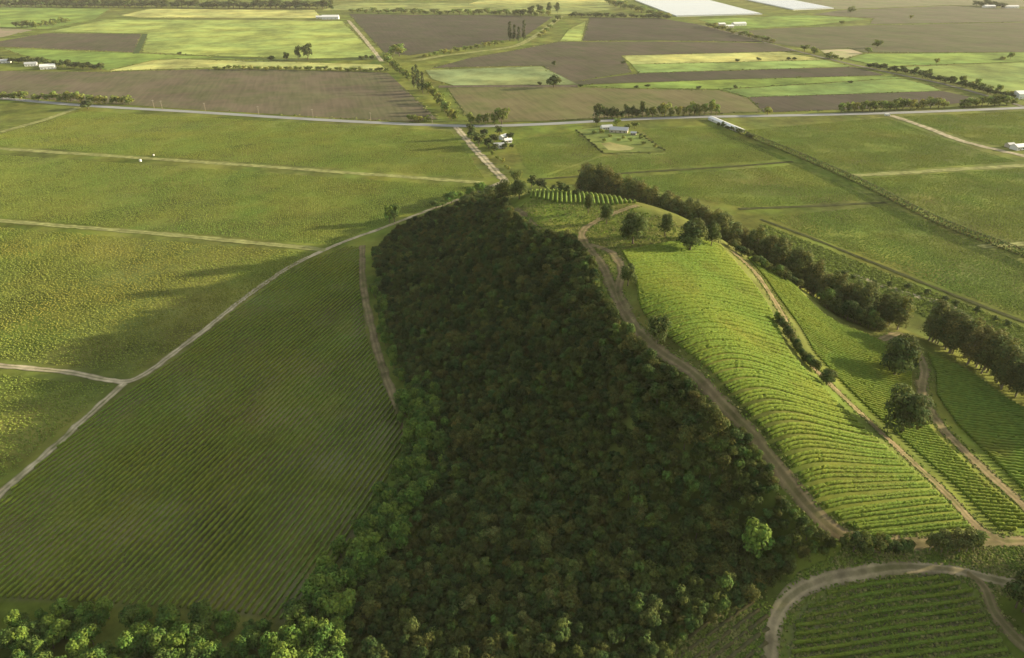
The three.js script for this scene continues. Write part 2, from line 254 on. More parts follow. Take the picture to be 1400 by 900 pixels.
field([[-40, 97], [150, 98.5], [290, 94.5], [400, 96], [530, 99.5], [598, 163], [560, 167], [270, 150], [-40, 129]], [0.2, 0.162, 0.105], 'plough', 'wide brown ploughed field left of the bush lined ditch');
field([[150, 97], [208, 83], [240, 81], [400, 85], [520, 88.5], [530, 97], [400, 94], [285, 92.5]], YEL, 'grass', 'narrow yellow strip of crop above the brown ploughed field');
field([[5, 66], [110, 70], [185, 73], [300, 78], [395, 82], [240, 80], [208, 82], [148, 96], [100, 88], [25, 74]], GREEN, 'grass', 'green tapering strip beside the yellow strip of crop');
field([[-20, 60], [62, 45.5], [193, 46.5], [183, 71.5], [100, 68], [-20, 63]], SOIL, 'plough', 'small brown field beside the bright green field');
field([[-20, 38], [46, 41], [-20, 56]], [0.4, 0.32, 0.22], 'plough', 'light brown corner field beside small brown field');
field([[66, 43], [145, 27], [350, 27.5], [468, 29], [516, 78], [430, 80], [300, 76.5], [194, 71.5], [202, 46]], LIME, 'grass', 'large bright green field with a dark furrow');
field([[165, 21], [205, 12], [430, 14], [440, 25], [190, 24]], YEL, 'grass', 'yellow green strip beside the white warehouse');
field([[-20, 10], [150, 12], [130, 26], [62, 40], [-20, 36]], GREEN, 'grass', 'green field by the belt of dark far trees');
field([[477, 19], [560, 20.5], [680, 21], [756, 23], [716, 51], [600, 70], [560, 76], [525, 72]], SOIL2, 'plough', 'dark brown field between white warehouse and poplars');
field([[590, 93.5], [640, 80], [720, 66], [762, 57.5], [900, 57], [1050, 59], [1088, 70], [850, 76], [864, 99], [780, 112], [762, 113], [744, 90], [640, 91.5]], SOIL, 'plough', 'brown field surrounding one end of the yellow field');
field([[806, 24], [900, 25], [952, 33], [1046, 57.5], [900, 55.5], [797, 56]], SOIL2, 'plough', 'dark brown field below the white plastic greenhouses');
field([[766, 56], [778, 40], [801, 29], [795, 56]], LIME, 'grass', 'small green wedge of crop beside dark brown field');
field([[850, 76.5], [1072, 71], [1100, 77], [1128, 82], [864, 88]], YEL, 'grass', 'long yellow field with dark bushes along it');
field([[864, 88.5], [1128, 82.5], [1165, 91], [874, 100]], [0.3, 0.42, 0.12], 'grass', 'green strip below the long yellow field');
field([[770, 113.5], [874, 100.5], [1168, 92], [1210, 103], [1000, 108.5], [790, 116]], SOIL2, 'plough', 'dark brown strip between two long green strips');
field([[795, 117], [1000, 109], [1218, 103.5], [1232, 107], [985, 122], [850, 120.5]], GREEN, 'grass', 'long green strip between brown soil strips');
field([[988, 123], [1234, 107.5], [1270, 117], [1288, 124.5], [1022, 133]], [0.26, 0.37, 0.1], 'grass', 'broad green strip near the road side trees');
field([[1024, 133.5], [1290, 125], [1350, 138], [1260, 146], [1045, 154]], SOIL2, 'plough', 'brown strip behind the row of light road side trees');
field([[612, 121], [760, 119], [850, 121.5], [984, 124], [1022, 135], [1042, 153], [860, 159], [740, 166], [645, 168]], OLIVE, 'plough', 'olive brown field behind the roadside trees');
field([[582, 96], [740, 91], [762, 102], [790, 116], [620, 117], [590, 108]], PALE, 'grass', 'pale green field with one big round tree');
field([[1122, 69], [1162, 67], [1180, 73], [1156, 80], [1136, 79]], TAN, 'plough', 'small tan patch of stubble beside the farm road');
field([[1160, 81], [1184, 74], [1440, 72], [1440, 83], [1206, 91]], GREEN, 'grass', 'bright green strip above the far diagonal bushes');
field([[1212, 92.5], [1440, 84.5], [1440, 145], [1385, 134], [1300, 113]], [0.3, 0.38, 0.1], 'grass', 'green meadow right of the far diagonal bushes');
field([[998, 44], [1060, 39], [1180, 35], [1440, 30], [1440, 71], [1182, 72], [1160, 66], [1120, 68], [1060, 60]], [0.17, 0.155, 0.085], 'plough', 'wide olive brown field behind the tan stubble patch');
field([[955, 27], [1100, 21], [1190, 26], [1105, 35], [1003, 40]], GREEN, 'grass', 'green field below the white plastic greenhouses');
field([[1110, 20], [1150, 14], [1300, 8], [1460, 14], [1460, 29], [1190, 33], [1195, 25]], [0.2, 0.175, 0.11], 'plough', 'far brown field beside the greenhouses');
field([[1145, 13], [1080, 1], [1500, -6], [1500, 12], [1300, 7]], [0.3, 0.27, 0.16], 'plough', 'farthest brown field beyond the greenhouses');
field([[440, 14], [470, 4], [830, 4], [850, 12], [770, 20], [600, 16]], [0.34, 0.38, 0.12], 'grass', 'far green field behind the hedgerow');
field([[640, 6], [655, 1], [860, -4], [850, 3]], YEL, 'grass', 'farthest yellow green field');
field([[-60, -2], [440, 1], [440, -6], [-60, -8]], GREEN, 'grass', 'farthest green field behind the belt of dark trees');
field([[788, 178], [830, 174], [868, 179], [908, 208], [826, 210]], [0.26, 0.31, 0.08], 'grass', 'green farmyard around the grey roofed house');
field([[822, 197], [834, 195], [846, 198], [858, 200], [868, 203], [862, 206], [846, 207], [832, 206]], [0.42, 0.4, 0.16], 'grass', 'dry straw patch in the farmyard');
console.log('fields');
// dark furrow in the bright green field
ribbon('furrow', [[325, 75], [345, 66], [372, 56]], 9, [0.1, 0.16, 0.04], 'dark furrow across the large bright green field', { neat: true, step: 8 });
ribbon('ditch', [[200, 27.5], [330, 27.6], [455, 28]], 18, [0.2, 0.19, 0.08], 'dark grassy bank above the large bright green field', { neat: true, step: 20 });
ribbon('ditch', [[185, 73.5], [192, 60], [198, 46.5]], 10, [0.1, 0.14, 0.05], 'dark ditch between brown and bright green fields', { neat: true, step: 10 });
ribbon('ditch', [[290, 78], [400, 82], [516, 80.5]], 16, [0.12, 0.16, 0.05], 'dark grassy ditch below the large bright green field', { neat: true, step: 10 });
ribbon('ditch', [[600, 118.5], [700, 118], [790, 117.8]], 16, [0.17, 0.14, 0.1], 'dark soil bank below the pale green field', { neat: true, step: 10 });

function leafBuilder() { return { P: [], N: [], K: [] }; }
function addLeaf(B, R, x, y, z, nx, ny, nz, s, c) {                   // a bent four-cornered clump of leaves, two triangles
  let tx = R() - 0.5, ty = R() - 0.5, tz = R() - 0.5; const d = tx * nx + ty * ny + tz * nz; tx -= d * nx; ty -= d * ny; tz -= d * nz; const l = Math.hypot(tx, ty, tz) || 1; tx /= l; ty /= l; tz /= l;
  const bx = ny * tz - nz * ty, by = nz * tx - nx * tz, bz = nx * ty - ny * tx, w = s * (0.5 + 0.3 * R()), dn = -0.25 * s;
  const a = [x + tx * s + nx * dn, y + ty * s + ny * dn, z + tz * s + nz * dn], b = [x + bx * w, y + by * w, z + bz * w], e = [x - tx * s * 0.8 + nx * dn, y - ty * s * 0.8 + ny * dn, z - tz * s * 0.8 + nz * dn], f = [x - bx * w, y - by * w, z - bz * w];
  B.P.push(...a, ...b, ...f, ...b, ...e, ...f); for (let i = 0; i < 6; i++) B.K.push(c[0], c[1], c[2]);
}
function finish(B) { const g = new THREE.BufferGeometry(); g.setAttribute('position', new THREE.Float32BufferAttribute(B.P, 3)); g.setAttribute('color', new THREE.Float32BufferAttribute(B.K, 3)); g.computeVertexNormals(); return g; }
// ---------------------------------------------------------------- vine rows
function rowGeometry(a, b, o) {
  const R = rng(o.seed), len = Math.hypot(b[0] - a[0], b[1] - a[1]), n = Math.max(2, Math.round(len / o.step)), dx = (b[0] - a[0]) / len, dz = (b[1] - a[1]) / len, P = [], K = [], I = [];
  const prof = [[-0.5, 0.15], [-0.62, 0.62], [-0.2, 1], [0.25, 0.98], [0.62, 0.6], [0.5, 0.12]];
  for (let i = 0; i <= n; i++) {
    const t = i / n * len, cx = a[0] + dx * t, cz = a[1] + dz * t, y = H(cx, cz);
    const patch = fbm(cx / 26, cz / 26, 5, 3), v = clamp(0.55 + 0.9 * patch, 0.5, 1.2), weak = 0.6 * smooth(0.6, 0.78, fbm(cx / 17, cz / 17, 37, 3));
    const hh = o.h * v * (0.9 + 0.2 * R()) * (1 - 0.5 * weak) * (R() < (o.gap || 0.015) ? 0.35 : 1), ww = o.w * (0.8 + 0.4 * R());
    const tone = 0.86 + 0.28 * R(), yel = (patch - 0.5) * 0.4 + 0.15 * (R() - 0.5), wob = (R() - 0.5) * 0.15;
    for (const [s, e] of prof) {
      const off = s * ww * (0.88 + 0.24 * R()) + wob; P.push(cx - dz * off + dx * (R() - 0.5) * o.step * 0.5, y + e * hh * (0.93 + 0.14 * R()), cz + dx * off + dz * (R() - 0.5) * o.step * 0.5);
      const q = tone * (0.88 + 0.24 * R()); K.push(lerp(o.c[0] * (1 + yel), 0.2, weak * 0.5) * q, lerp(o.c[1], 0.16, weak * 0.5) * q, o.c[2] * (1 - yel * 0.6) * q);
    }
    if (i < n) for (let k = 0; k < 5; k++) { const q = i * 6 + k; I.push(q, q + 6, q + 1, q + 1, q + 6, q + 7); }
  }
  if (o.leaves) for (let k = 0, m = Math.round(len * o.leaves); k < m; k++) {
    const t = R() * len, cx = a[0] + dx * t, cz = a[1] + dz * t, an = (R() * 1.3 - 0.15) * Math.PI, off = Math.cos(an) * o.w * 0.62, y = H(cx, cz) + (0.35 + 0.75 * Math.abs(Math.sin(an))) * o.h * (0.75 + 0.4 * R()), sz = o.leaf * (0.6 + 0.8 * R()), ax = (R() - 0.5) * 2, ay = (R() - 0.5) * 1.4, az = (R() - 0.5) * 2, bx = (R() - 0.5) * 2, by = (R() - 0.5) * 1.4, bz = (R() - 0.5) * 2, q0 = P.length / 3, X = cx - dz * off, Z = cz + dx * off, q = 0.8 + 0.5 * R(), yl = 0.3 * (R() - 0.5);
    for (const [e, f] of [[1, 0], [0, 0.7], [-1, 0], [0, -0.7]]) { P.push(X + (ax * e + bx * f) * sz, y + (ay * e + by * f) * sz, Z + (az * e + bz * f) * sz); K.push(o.c[0] * q * (1 + yl), o.c[1] * q, o.c[2] * q); }
    I.push(q0, q0 + 1, q0 + 2, q0, q0 + 2, q0 + 3);
  }
  I.push(0, 1, 2, 0, 2, 3, 0, 3, 4, 0, 4, 5); const e = n * 6; I.push(e, e + 2, e + 1, e, e + 3, e + 2, e, e + 4, e + 3, e, e + 5, e + 4);
  const g = new THREE.BufferGeometry(); g.setAttribute('position', new THREE.Float32BufferAttribute(P, 3)); g.setAttribute('color', new THREE.Float32BufferAttribute(K, 3)); g.setIndex(I); return g;
}
function scanRows(poly, az, spacing, jit = 0) {                       // parallel lines clipped to a ground polygon
  const dx = Math.sin(az), dz = -Math.cos(az), nx = -dz, nz = dx, q = poly.map(([x, z]) => [x * dx + z * dz, x * nx + z * nz]), ys = q.map((p) => p[1]), out = [];
  for (let y = Math.min(...ys) + spacing * 0.5; y < Math.max(...ys); y += spacing) {
    const c = []; for (let i = 0, j = q.length - 1; i < q.length; j = i++) if ((q[i][1] > y) !== (q[j][1] > y)) c.push(q[j][0] + (q[i][0] - q[j][0]) * (y - q[j][1]) / (q[i][1] - q[j][1]));
    c.sort((m, n) => m - n);
    for (let i = 0; i + 1 < c.length; i += 2) if (c[i + 1] - c[i] > 4) out.push([[c[i] * dx + y * nx, c[i] * dz + y * nz], [c[i + 1] * dx + y * nx, c[i + 1] * dz + y * nz]]);
  }
  return out;
}
function lerpRows(L, R, spacing) {                                    // rows between two track edges
  const a = resample(GP(L), 1), b = resample(GP(R), 1), n = Math.round(Math.max(a.length, b.length) / spacing), out = [];
  for (let i = 0; i <= n; i++) out.push([a[Math.round(i / n * (a.length - 1))], b[Math.round(i / n * (b.length - 1))]]);
  return out;
}
let nRows = 0;
function plantRows(rows, o, label, grp) {
  rows.forEach(([a, b], i) => { const g = rowGeometry(a, b, { ...o, seed: o.seed + i * 13 }); g.computeVertexNormals(); tag(mesh('vine_row', g, M.row), label, 'vine row', grp); nRows++; });
}
function massRows(name, rows, o, label) {
  const g = mergeGeometries(rows.map(([a, b], i) => rowGeometry(a, b, { ...o, seed: o.seed + i * 7 }))); g.computeVertexNormals();
  tag(mesh(name, g, M.row), label, 'vineyard', null, 'stuff');
}
const VINE = [0.21, 0.28, 0.042];
const blockA = lerpRows([[850, 345], [868, 380], [878, 425], [918, 465], [962, 500], [1008, 548], [1052, 597], [1092, 648], [1132, 697], [1182, 733]], [[985, 336], [1005, 360], [1040, 403], [1060, 440], [1080, 482], [1135, 542], [1200, 603], [1268, 663], [1325, 720]], 1.48);
const azOf = (p, q) => { const a = G(...p), b = G(...q); return Math.atan2(b[0] - a[0], -(b[2] - a[2])); };
const blockB = scanRows(GP([[1022, 354], [1048, 384], [1072, 418], [1094, 448], [1112, 480], [1165, 538], [1236, 603], [1306, 665], [1368, 728], [1410, 722], [1402, 708], [1328, 643], [1276, 592], [1246, 545], [1246, 508], [1222, 478], [1186, 458], [1128, 432], [1092, 398], [1048, 362]]), azOf([1323, 681], [1382, 687]), 1.62);
const blockC = scanRows(GP([[1268, 484], [1280, 512], [1281, 540], [1308, 580], [1358, 630], [1410, 682], [1500, 770], [1560, 720], [1540, 650], [1470, 600], [1400, 560], [1338, 518], [1285, 486]]), azOf([1300, 556], [1380, 566]), 1.8);
const blockD = scanRows(PLOT_D, azOf([1094, 863], [1343, 825]), 2.2);
const blockE = scanRows(GP([[722, 271], [724, 263], [745, 258.5], [800, 264], [850, 274], [880, 279], [838, 281], [760, 278]]), azOf([728, 270], [737, 260]), 2.4);
const blockF = scanRows(PLOT_F, 17 * Math.PI / 180, 2.05);
plantRows(blockA, { seed: 100, step: 0.5, w: 0.62, h: 1.0, c: VINE, leaves: 7, leaf: 0.24 }, 'sunlit vine row between the ridge track and the middle track', 'vine rows on the upper hill slope');
plantRows(blockB, { seed: 3000, step: 0.5, w: 0.62, h: 1.0, c: VINE, leaves: 7, leaf: 0.24 }, 'sunlit vine row between middle track and curving track', 'vine rows in the bowl of the hill');
massRows('vine_rows', blockC, { seed: 6000, step: 0.9, w: 0.85, h: 1.2, c: VINE }, 'shaded vine rows between the curving track and the eucalyptus trees');
plantRows(blockD, { seed: 9000, step: 0.4, w: 0.7, h: 1.1, c: VINE, leaves: 16, leaf: 0.24 }, 'vine row in the small rounded plot inside the pale loop', 'vine rows of the rounded plot');
plantRows(blockE, { seed: 12000, step: 0.8, w: 1.0, h: 1.5, c: VINE }, 'short bright vine row on the brow of the hill', 'short vine rows on the hill top');
plantRows(blockF, { seed: 15000, step: 0.8, w: 0.6, h: 0.85, c: VINE, gap: 0.06, leaves: 4, leaf: 0.26 }, 'long vine row in the shaded vineyard beside the pale farm road', 'long vine rows of the shaded vineyard');
console.log('rows', nRows);
const AZG = -14.3 * Math.PI / 180;
const plains = [
  ['left', [[-60, 306], [0, 311], [430, 346], [250, 468], [180, 512], [90, 500], [0, 491], [-60, 484]], 17 * Math.PI / 180, 'yellow green vineyard between straw track and pale farm road', [0.285, 0.305, 0.06]],
  ['left', [[-60, 510], [0, 513], [148, 527], [110, 565], [0, 658], [-60, 705]], 17 * Math.PI / 180, 'wedge of green vineyard below the fork of the pale farm road', [0.26, 0.315, 0.06]],
  ['left', [[-60, 210], [0, 212], [655, 256], [560, 291], [520, 307], [450, 335], [0, 297], [-60, 291]], AZG, 'green vineyard between the two straw tracks of the plain', [0.245, 0.305, 0.06]],
  ['left', [[-60, 185], [0, 184], [110, 152], [560, 176], [616, 179], [664, 244], [0, 199], [-60, 195]], AZG, 'green vineyard between the straw track and the paved road', [0.26, 0.315, 0.06]],
  ['r', [[702, 192], [790, 179], [824, 212], [735, 242], [715, 225]], AZG, 'green vineyard between farm road and farmyard', [0.24, 0.305, 0.06]],
  ['r', [[828, 213], [912, 210], [877, 178], [975, 172], [1076, 217], [740, 243]], AZG, 'green vineyard around the lower side of the farmyard', [0.24, 0.305, 0.06]],
  ['r', [[780, 248], [1086, 226], [1198, 273], [1020, 284], [900, 262]], AZG, 'green vineyard between the two dark ditches', [0.24, 0.305, 0.06]],
  ['r', [[1050, 297], [1215, 281], [1430, 374], [1430, 446], [1250, 376], [1110, 322]], AZG, 'green vineyard between lower dark ditch and long hedge', [0.24, 0.305, 0.06]],
  ['r', [[1018, 178], [1212, 161], [1300, 193], [1390, 221], [1165, 237], [1080, 208]], AZG, 'green vineyard behind the long hedge below the paved road', [0.245, 0.305, 0.06]],
  ['r', [[1180, 244], [1430, 228], [1430, 329], [1335, 334], [1300, 306]], AZG, 'green vineyard beyond the long hedge below the pale track', [0.245, 0.305, 0.06]],
  ['r', [[1232, 159], [1430, 151], [1430, 213], [1330, 192]], AZG, 'green vineyard beside the track to the white house', [0.26, 0.315, 0.06]],
  ['r', [[1345, 344], [1430, 338], [1430, 360], [1400, 352]], AZG, 'small green vineyard corner behind the long hedge', [0.245, 0.305, 0.06]],
];
const tuftR = rng(4321), TM = new THREE.Matrix4(), TQ = new THREE.Quaternion(), UP = new THREE.Vector3(0, 1, 0);
function tuft(seed, w, h, n, leaf) {
  const R = rng(seed), B = { P: [], K: [] };
  for (let k = 0; k < n; k++) { const a = R() * 6.2832, ny = 0.15 + 0.85 * R(), q = Math.sqrt(1 - ny * ny), nx = q * Math.cos(a), nz = q * Math.sin(a), t = 0.75 + 0.5 * R(); addLeaf(B, R, nx * w, ny * h, nz * w, nx, ny, nz, leaf * (0.7 + 0.6 * R()), [t, t, t]); }
  return finish(B);
}
function scatter(name, spots, geo, label, category) {                // spots: x, z, scale, height scale, colour
  const im = new THREE.InstancedMesh(geo, M.leaf, spots.length); im.name = numbered(name); im.castShadow = im.receiveShadow = true;
  spots.forEach(([x, z, sx, sy, c], k) => { TQ.setFromAxisAngle(UP, tuftR() * 6.28); TM.compose(new THREE.Vector3(x, H(x, z), z), TQ, new THREE.Vector3(sx, sy, sx)); im.setMatrixAt(k, TM); im.setColorAt(k, c); });
  tag(im, label, category, null, 'stuff'); scene.add(im);
}
const vineTuft = tuft(11, 0.5, 0.28, 12, 0.3);
plains.forEach(([, pix, az, label, c], i) => {
  const spots = [];
  for (const [a, b] of scanRows(pix.map(([u, v]) => onPlane(u, v).slice(0, 2)), az, 1.45)) {
    const L = Math.hypot(b[0] - a[0], b[1] - a[1]), n = Math.floor(L / 1.0);
    for (let k = 0; k < n; k++) {
      const t = (k + tuftR()) / n, x = lerp(a[0], b[0], t) + (tuftR() - 0.5) * 1.0, z = lerp(a[1], b[1], t) + (tuftR() - 0.5) * 1.1, p = fbm(x / 30, z / 30, 5, 4), w = smooth(0.56, 0.74, fbm(x / 19, z / 19, 37, 3));
      if (tuftR() < 0.05 + 0.25 * w) continue;
      const q = 0.85 + 0.3 * tuftR(), y = (p - 0.5) * 0.4; spots.push([x, z, 0.7 + 0.6 * tuftR(), (0.6 + 0.8 * tuftR()) * (1 - 0.4 * w), new THREE.Color().setRGB(c[0] * q * (1 + y), c[1] * q, c[2] * q)]);
    }
  }
  scatter('vineyard', spots, vineTuft, label, 'vineyard');
});
massRows('fallow_rows', scanRows(GP([[1030, 822], [1052, 838], [1044, 920], [880, 920], [930, 872], [985, 840]]), azOf([960, 880], [1000, 850]), 2.4), { seed: 99000, step: 0.8, w: 0.8, h: 0.6, c: [0.16, 0.14, 0.06], gap: 0.2 }, 'brown fallow rows between the dark wood and the pale loop');
console.log('plains');

// ---------------------------------------------------------------- trees
function crown(o) {                                                   // leaf clumps spread over and inside many lobes
  const R = rng(o.seed), B = leafBuilder(), lobes = [];
  for (let i = 0; i < o.lobes; i++) {
    const a = i * 2.399 + R() * 0.8, t = (i + 0.5) / o.lobes, yy = o.shape === 'tall' ? lerp(-0.85, 0.9, t) : lerp(-0.55, 0.75, R());
    const rad = (o.shape === 'tall' ? (0.12 + 0.5 * Math.sin(Math.PI * Math.min(1, 0.18 + t * 0.8))) : 0.72 * Math.sqrt(Math.max(0, 1 - yy * yy))) * (0.3 + 0.8 * R());
    lobes.push([Math.cos(a) * rad * o.rx, o.cy + yy * o.ry, Math.sin(a) * rad * o.rx, (o.shape === 'tall' ? lerp(0.5, 0.36, t) : 0.42) * o.rx * (0.75 + 0.5 * R()), 0.75 + 0.5 * R(), (R() - 0.5) * 0.35]);
  }
  if (o.shape !== 'tall') lobes.push([0, o.cy, 0, o.rx * 0.62, 0.85, 0]);
  const wts = lobes.map((l) => l[3] * l[3]), sum = wts.reduce((p, q) => p + q, 0);
  lobes.forEach((l, i) => {
    const n = Math.round(o.n * wts[i] / sum);
    for (let k = 0; k < n; k++) {
      const u = R() * 2 - 1, a = R() * 6.2832, s = Math.sqrt(1 - u * u); let nx = s * Math.cos(a), ny = u, nz = s * Math.sin(a);
      if (ny < -0.3 && R() < 0.6) ny = -ny;
      const r = l[3] * (R() < 0.25 ? 0.5 + 0.4 * R() : 0.85 + 0.28 * R()), x = l[0] + nx * r, y = Math.max(o.floor ?? 0.15, l[1] + ny * r * (o.shape === 'tall' ? 1.5 : 0.9)), z = l[2] + nz * r;
      nx += (R() - 0.5) * 1.1; ny += (R() - 0.3) * 1.1; nz += (R() - 0.5) * 1.1; const m = Math.hypot(nx, ny, nz) || 1;
      const t = l[4] * (0.72 + 0.56 * R()), h = l[5] + (R() - 0.5) * 0.2;
      addLeaf(B, R, x, y, z, nx / m, ny / m, nz / m, o.leaf * (0.6 + 0.8 * R()), [o.c[0] * t * (1 + h), o.c[1] * t, o.c[2] * t * (1 - h * 0.6)]);
    }
  });
  return finish(B);
}
function trunk(o) {                                                   // tapered stem with limbs, one piece
  const R = rng(o.seed + 5), parts = [];
  const limb = (a, b, r0, r1) => { const d = new THREE.Vector3().subVectors(b, a), g = new THREE.CylinderGeometry(r1, r0, d.length(), 6, 1, false); g.translate(0, d.length() / 2, 0); g.applyQuaternion(new THREE.Quaternion().setFromUnitVectors(new THREE.Vector3(0, 1, 0), d.clone().normalize())); g.translate(a.x, a.y, a.z); parts.push(g); };
  const top = o.cy + o.ry * 0.4, V = (x, y, z) => new THREE.Vector3(x, y, z), lean = V((R() - 0.5) * o.rx * 0.3, top, (R() - 0.5) * o.rx * 0.3);
  limb(V(0, -0.4, 0), lean, o.r, o.r * 0.35);
  for (let k = 0; k < o.limbs; k++) { const t = 0.3 + 0.6 * (k / o.limbs), a = k * 2.4 + R(), s = lean.clone().multiplyScalar(t), e = V(Math.cos(a) * o.rx * 0.6, s.y + o.ry * 0.5, Math.sin(a) * o.rx * 0.6); limb(s, e, o.r * 0.45, o.r * 0.12); }
  return mergeGeometries(parts);
}
function species(list, bark) { return list.map((o) => ({ crown: crown(o), trunk: trunk(o), bark, h: o.cy + o.ry * 1.15, w: o.rx * 2 })); }
const var4 = (n, f) => Array.from({ length: n }, (_, i) => f(i, rng(n * 91 + i * 7)));
const WOODC = [[0.088, 0.118, 0.027], [0.108, 0.135, 0.03], [0.07, 0.102, 0.026], [0.14, 0.15, 0.038], [0.056, 0.08, 0.02], [0.125, 0.17, 0.033], [0.098, 0.112, 0.028]];

const S = {
  wood: species(var4(7, (i, R) => ({ seed: 500 + i, rx: 2.0 + 0.9 * R(), ry: 1.7 + 1.3 * R(), cy: 2.6 + 0.9 * R(), lobes: 9 + i, n: 1250, leaf: 0.26, c: WOODC[i], r: 0.16, limbs: 3 })), M.bark),
  edge: species(var4(4, (i, R) => ({ seed: 600 + i, rx: 3.0, ry: 3.2, cy: 4.2, lobes: 15, n: 1300, leaf: 0.36, c: [[0.125, 0.21, 0.036], [0.11, 0.185, 0.034], [0.15, 0.235, 0.04], [0.095, 0.15, 0.033]][i], r: 0.2, limbs: 4 })), M.bark),
  olive: species(var4(3, (i, R) => ({ seed: 660 + i, rx: 3, ry: 3.2, cy: 4.4, lobes: 14, n: 1200, leaf: 0.34, c: [[0.15, 0.17, 0.045], [0.17, 0.17, 0.05], [0.13, 0.165, 0.04]][i], r: 0.2, limbs: 4 })), M.paleBark),
  round: species(var4(3, (i, R) => ({ seed: 700 + i, rx: 5, ry: 5.2, cy: 6.4, lobes: 26, n: 3200, leaf: 0.42, c: [0.1, 0.13, 0.036], r: 0.4, limbs: 6 })), M.bark),
  euc: species(var4(5, (i, R) => ({ seed: 800 + i, shape: 'tall', rx: 4.2 + R(), ry: 9.5, cy: 13, lobes: 22, n: 1900, leaf: 0.46, c: [[0.16, 0.17, 0.05], [0.14, 0.165, 0.048], [0.18, 0.175, 0.055], [0.15, 0.175, 0.048], [0.125, 0.145, 0.042]][i], r: 0.35, limbs: 5, floor: 2 })), M.paleBark),
  far: species(var4(4, (i, R) => ({ seed: 900 + i, rx: 4, ry: 4, cy: 4.6, lobes: 10, n: 360, leaf: 0.75, c: [[0.2, 0.24, 0.05], [0.22, 0.26, 0.055], [0.16, 0.2, 0.045], [0.25, 0.27, 0.06]][i], r: 0.3, limbs: 2 })), M.bark),
  fardark: species(var4(3, (i, R) => ({ seed: 950 + i, rx: 4, ry: 4, cy: 4.6, lobes: 10, n: 360, leaf: 0.75, c: [[0.095, 0.125, 0.035], [0.11, 0.135, 0.04], [0.08, 0.105, 0.03]][i], r: 0.3, limbs: 2 })), M.bark),
  poplar: species(var4(2, (i, R) => ({ seed: 980 + i, shape: 'tall', rx: 2.4, ry: 9, cy: 10.5, lobes: 14, n: 420, leaf: 0.7, c: [0.08, 0.1, 0.035], r: 0.3, limbs: 2, floor: 0.5 })), M.bark),
};
const treeR = rng(2024);
function plantTree(sp, vi, x, z, sx, sy, label, name, category, grp, y) {
  const s = S[sp][vi % S[sp].length], g = group(name, x, y ?? H(x, z), z, treeR() * 6.2832, label, category, grp);
  g.scale.set(sx * (0.92 + 0.16 * treeR()), sy, sx * (0.92 + 0.16 * treeR()));
  mesh('trunk', s.trunk, s.bark, g); mesh('crown', s.crown, M.leaf, g); return g;
}
// a tree given by its foot in the photo and its height and width in pixels
function pixTree(sp, u, v, hp, wp, label, name, category, grp) {
  const [x, y, z, t] = G(u, v), s = S[sp], vi = Math.floor(treeR() * s.length), dep = Math.atan2(CAM_H - y, -z), hm = hp * t / FPX / Math.cos(dep) * 0.97, wm = wp * t / FPX;
  return plantTree(sp, vi, x, z, wm / s[vi].w, hm / s[vi].h, label, name, category, grp, y);
}
const lineTrees = (sp, pts, step, hp, wp, label, name, category, grp, jit = 0.5) => {
  for (let i = 0; i + 1 < pts.length; i++) { const [a, b] = [pts[i], pts[i + 1]], n = Math.max(1, Math.round(Math.hypot(b[0] - a[0], b[1] - a[1]) / step)); for (let k = 0; k < n; k++) { const t = (k + 0.5 + (treeR() - 0.5) * jit) / n, f = 0.7 + 0.6 * treeR(); pixTree(sp, lerp(a[0], b[0], t), lerp(a[1], b[1], t) + (treeR() - 0.5) * 1.5, hp * f, wp * (0.8 + 0.4 * treeR()) * Math.sqrt(f), label, name, category, grp); } }
};

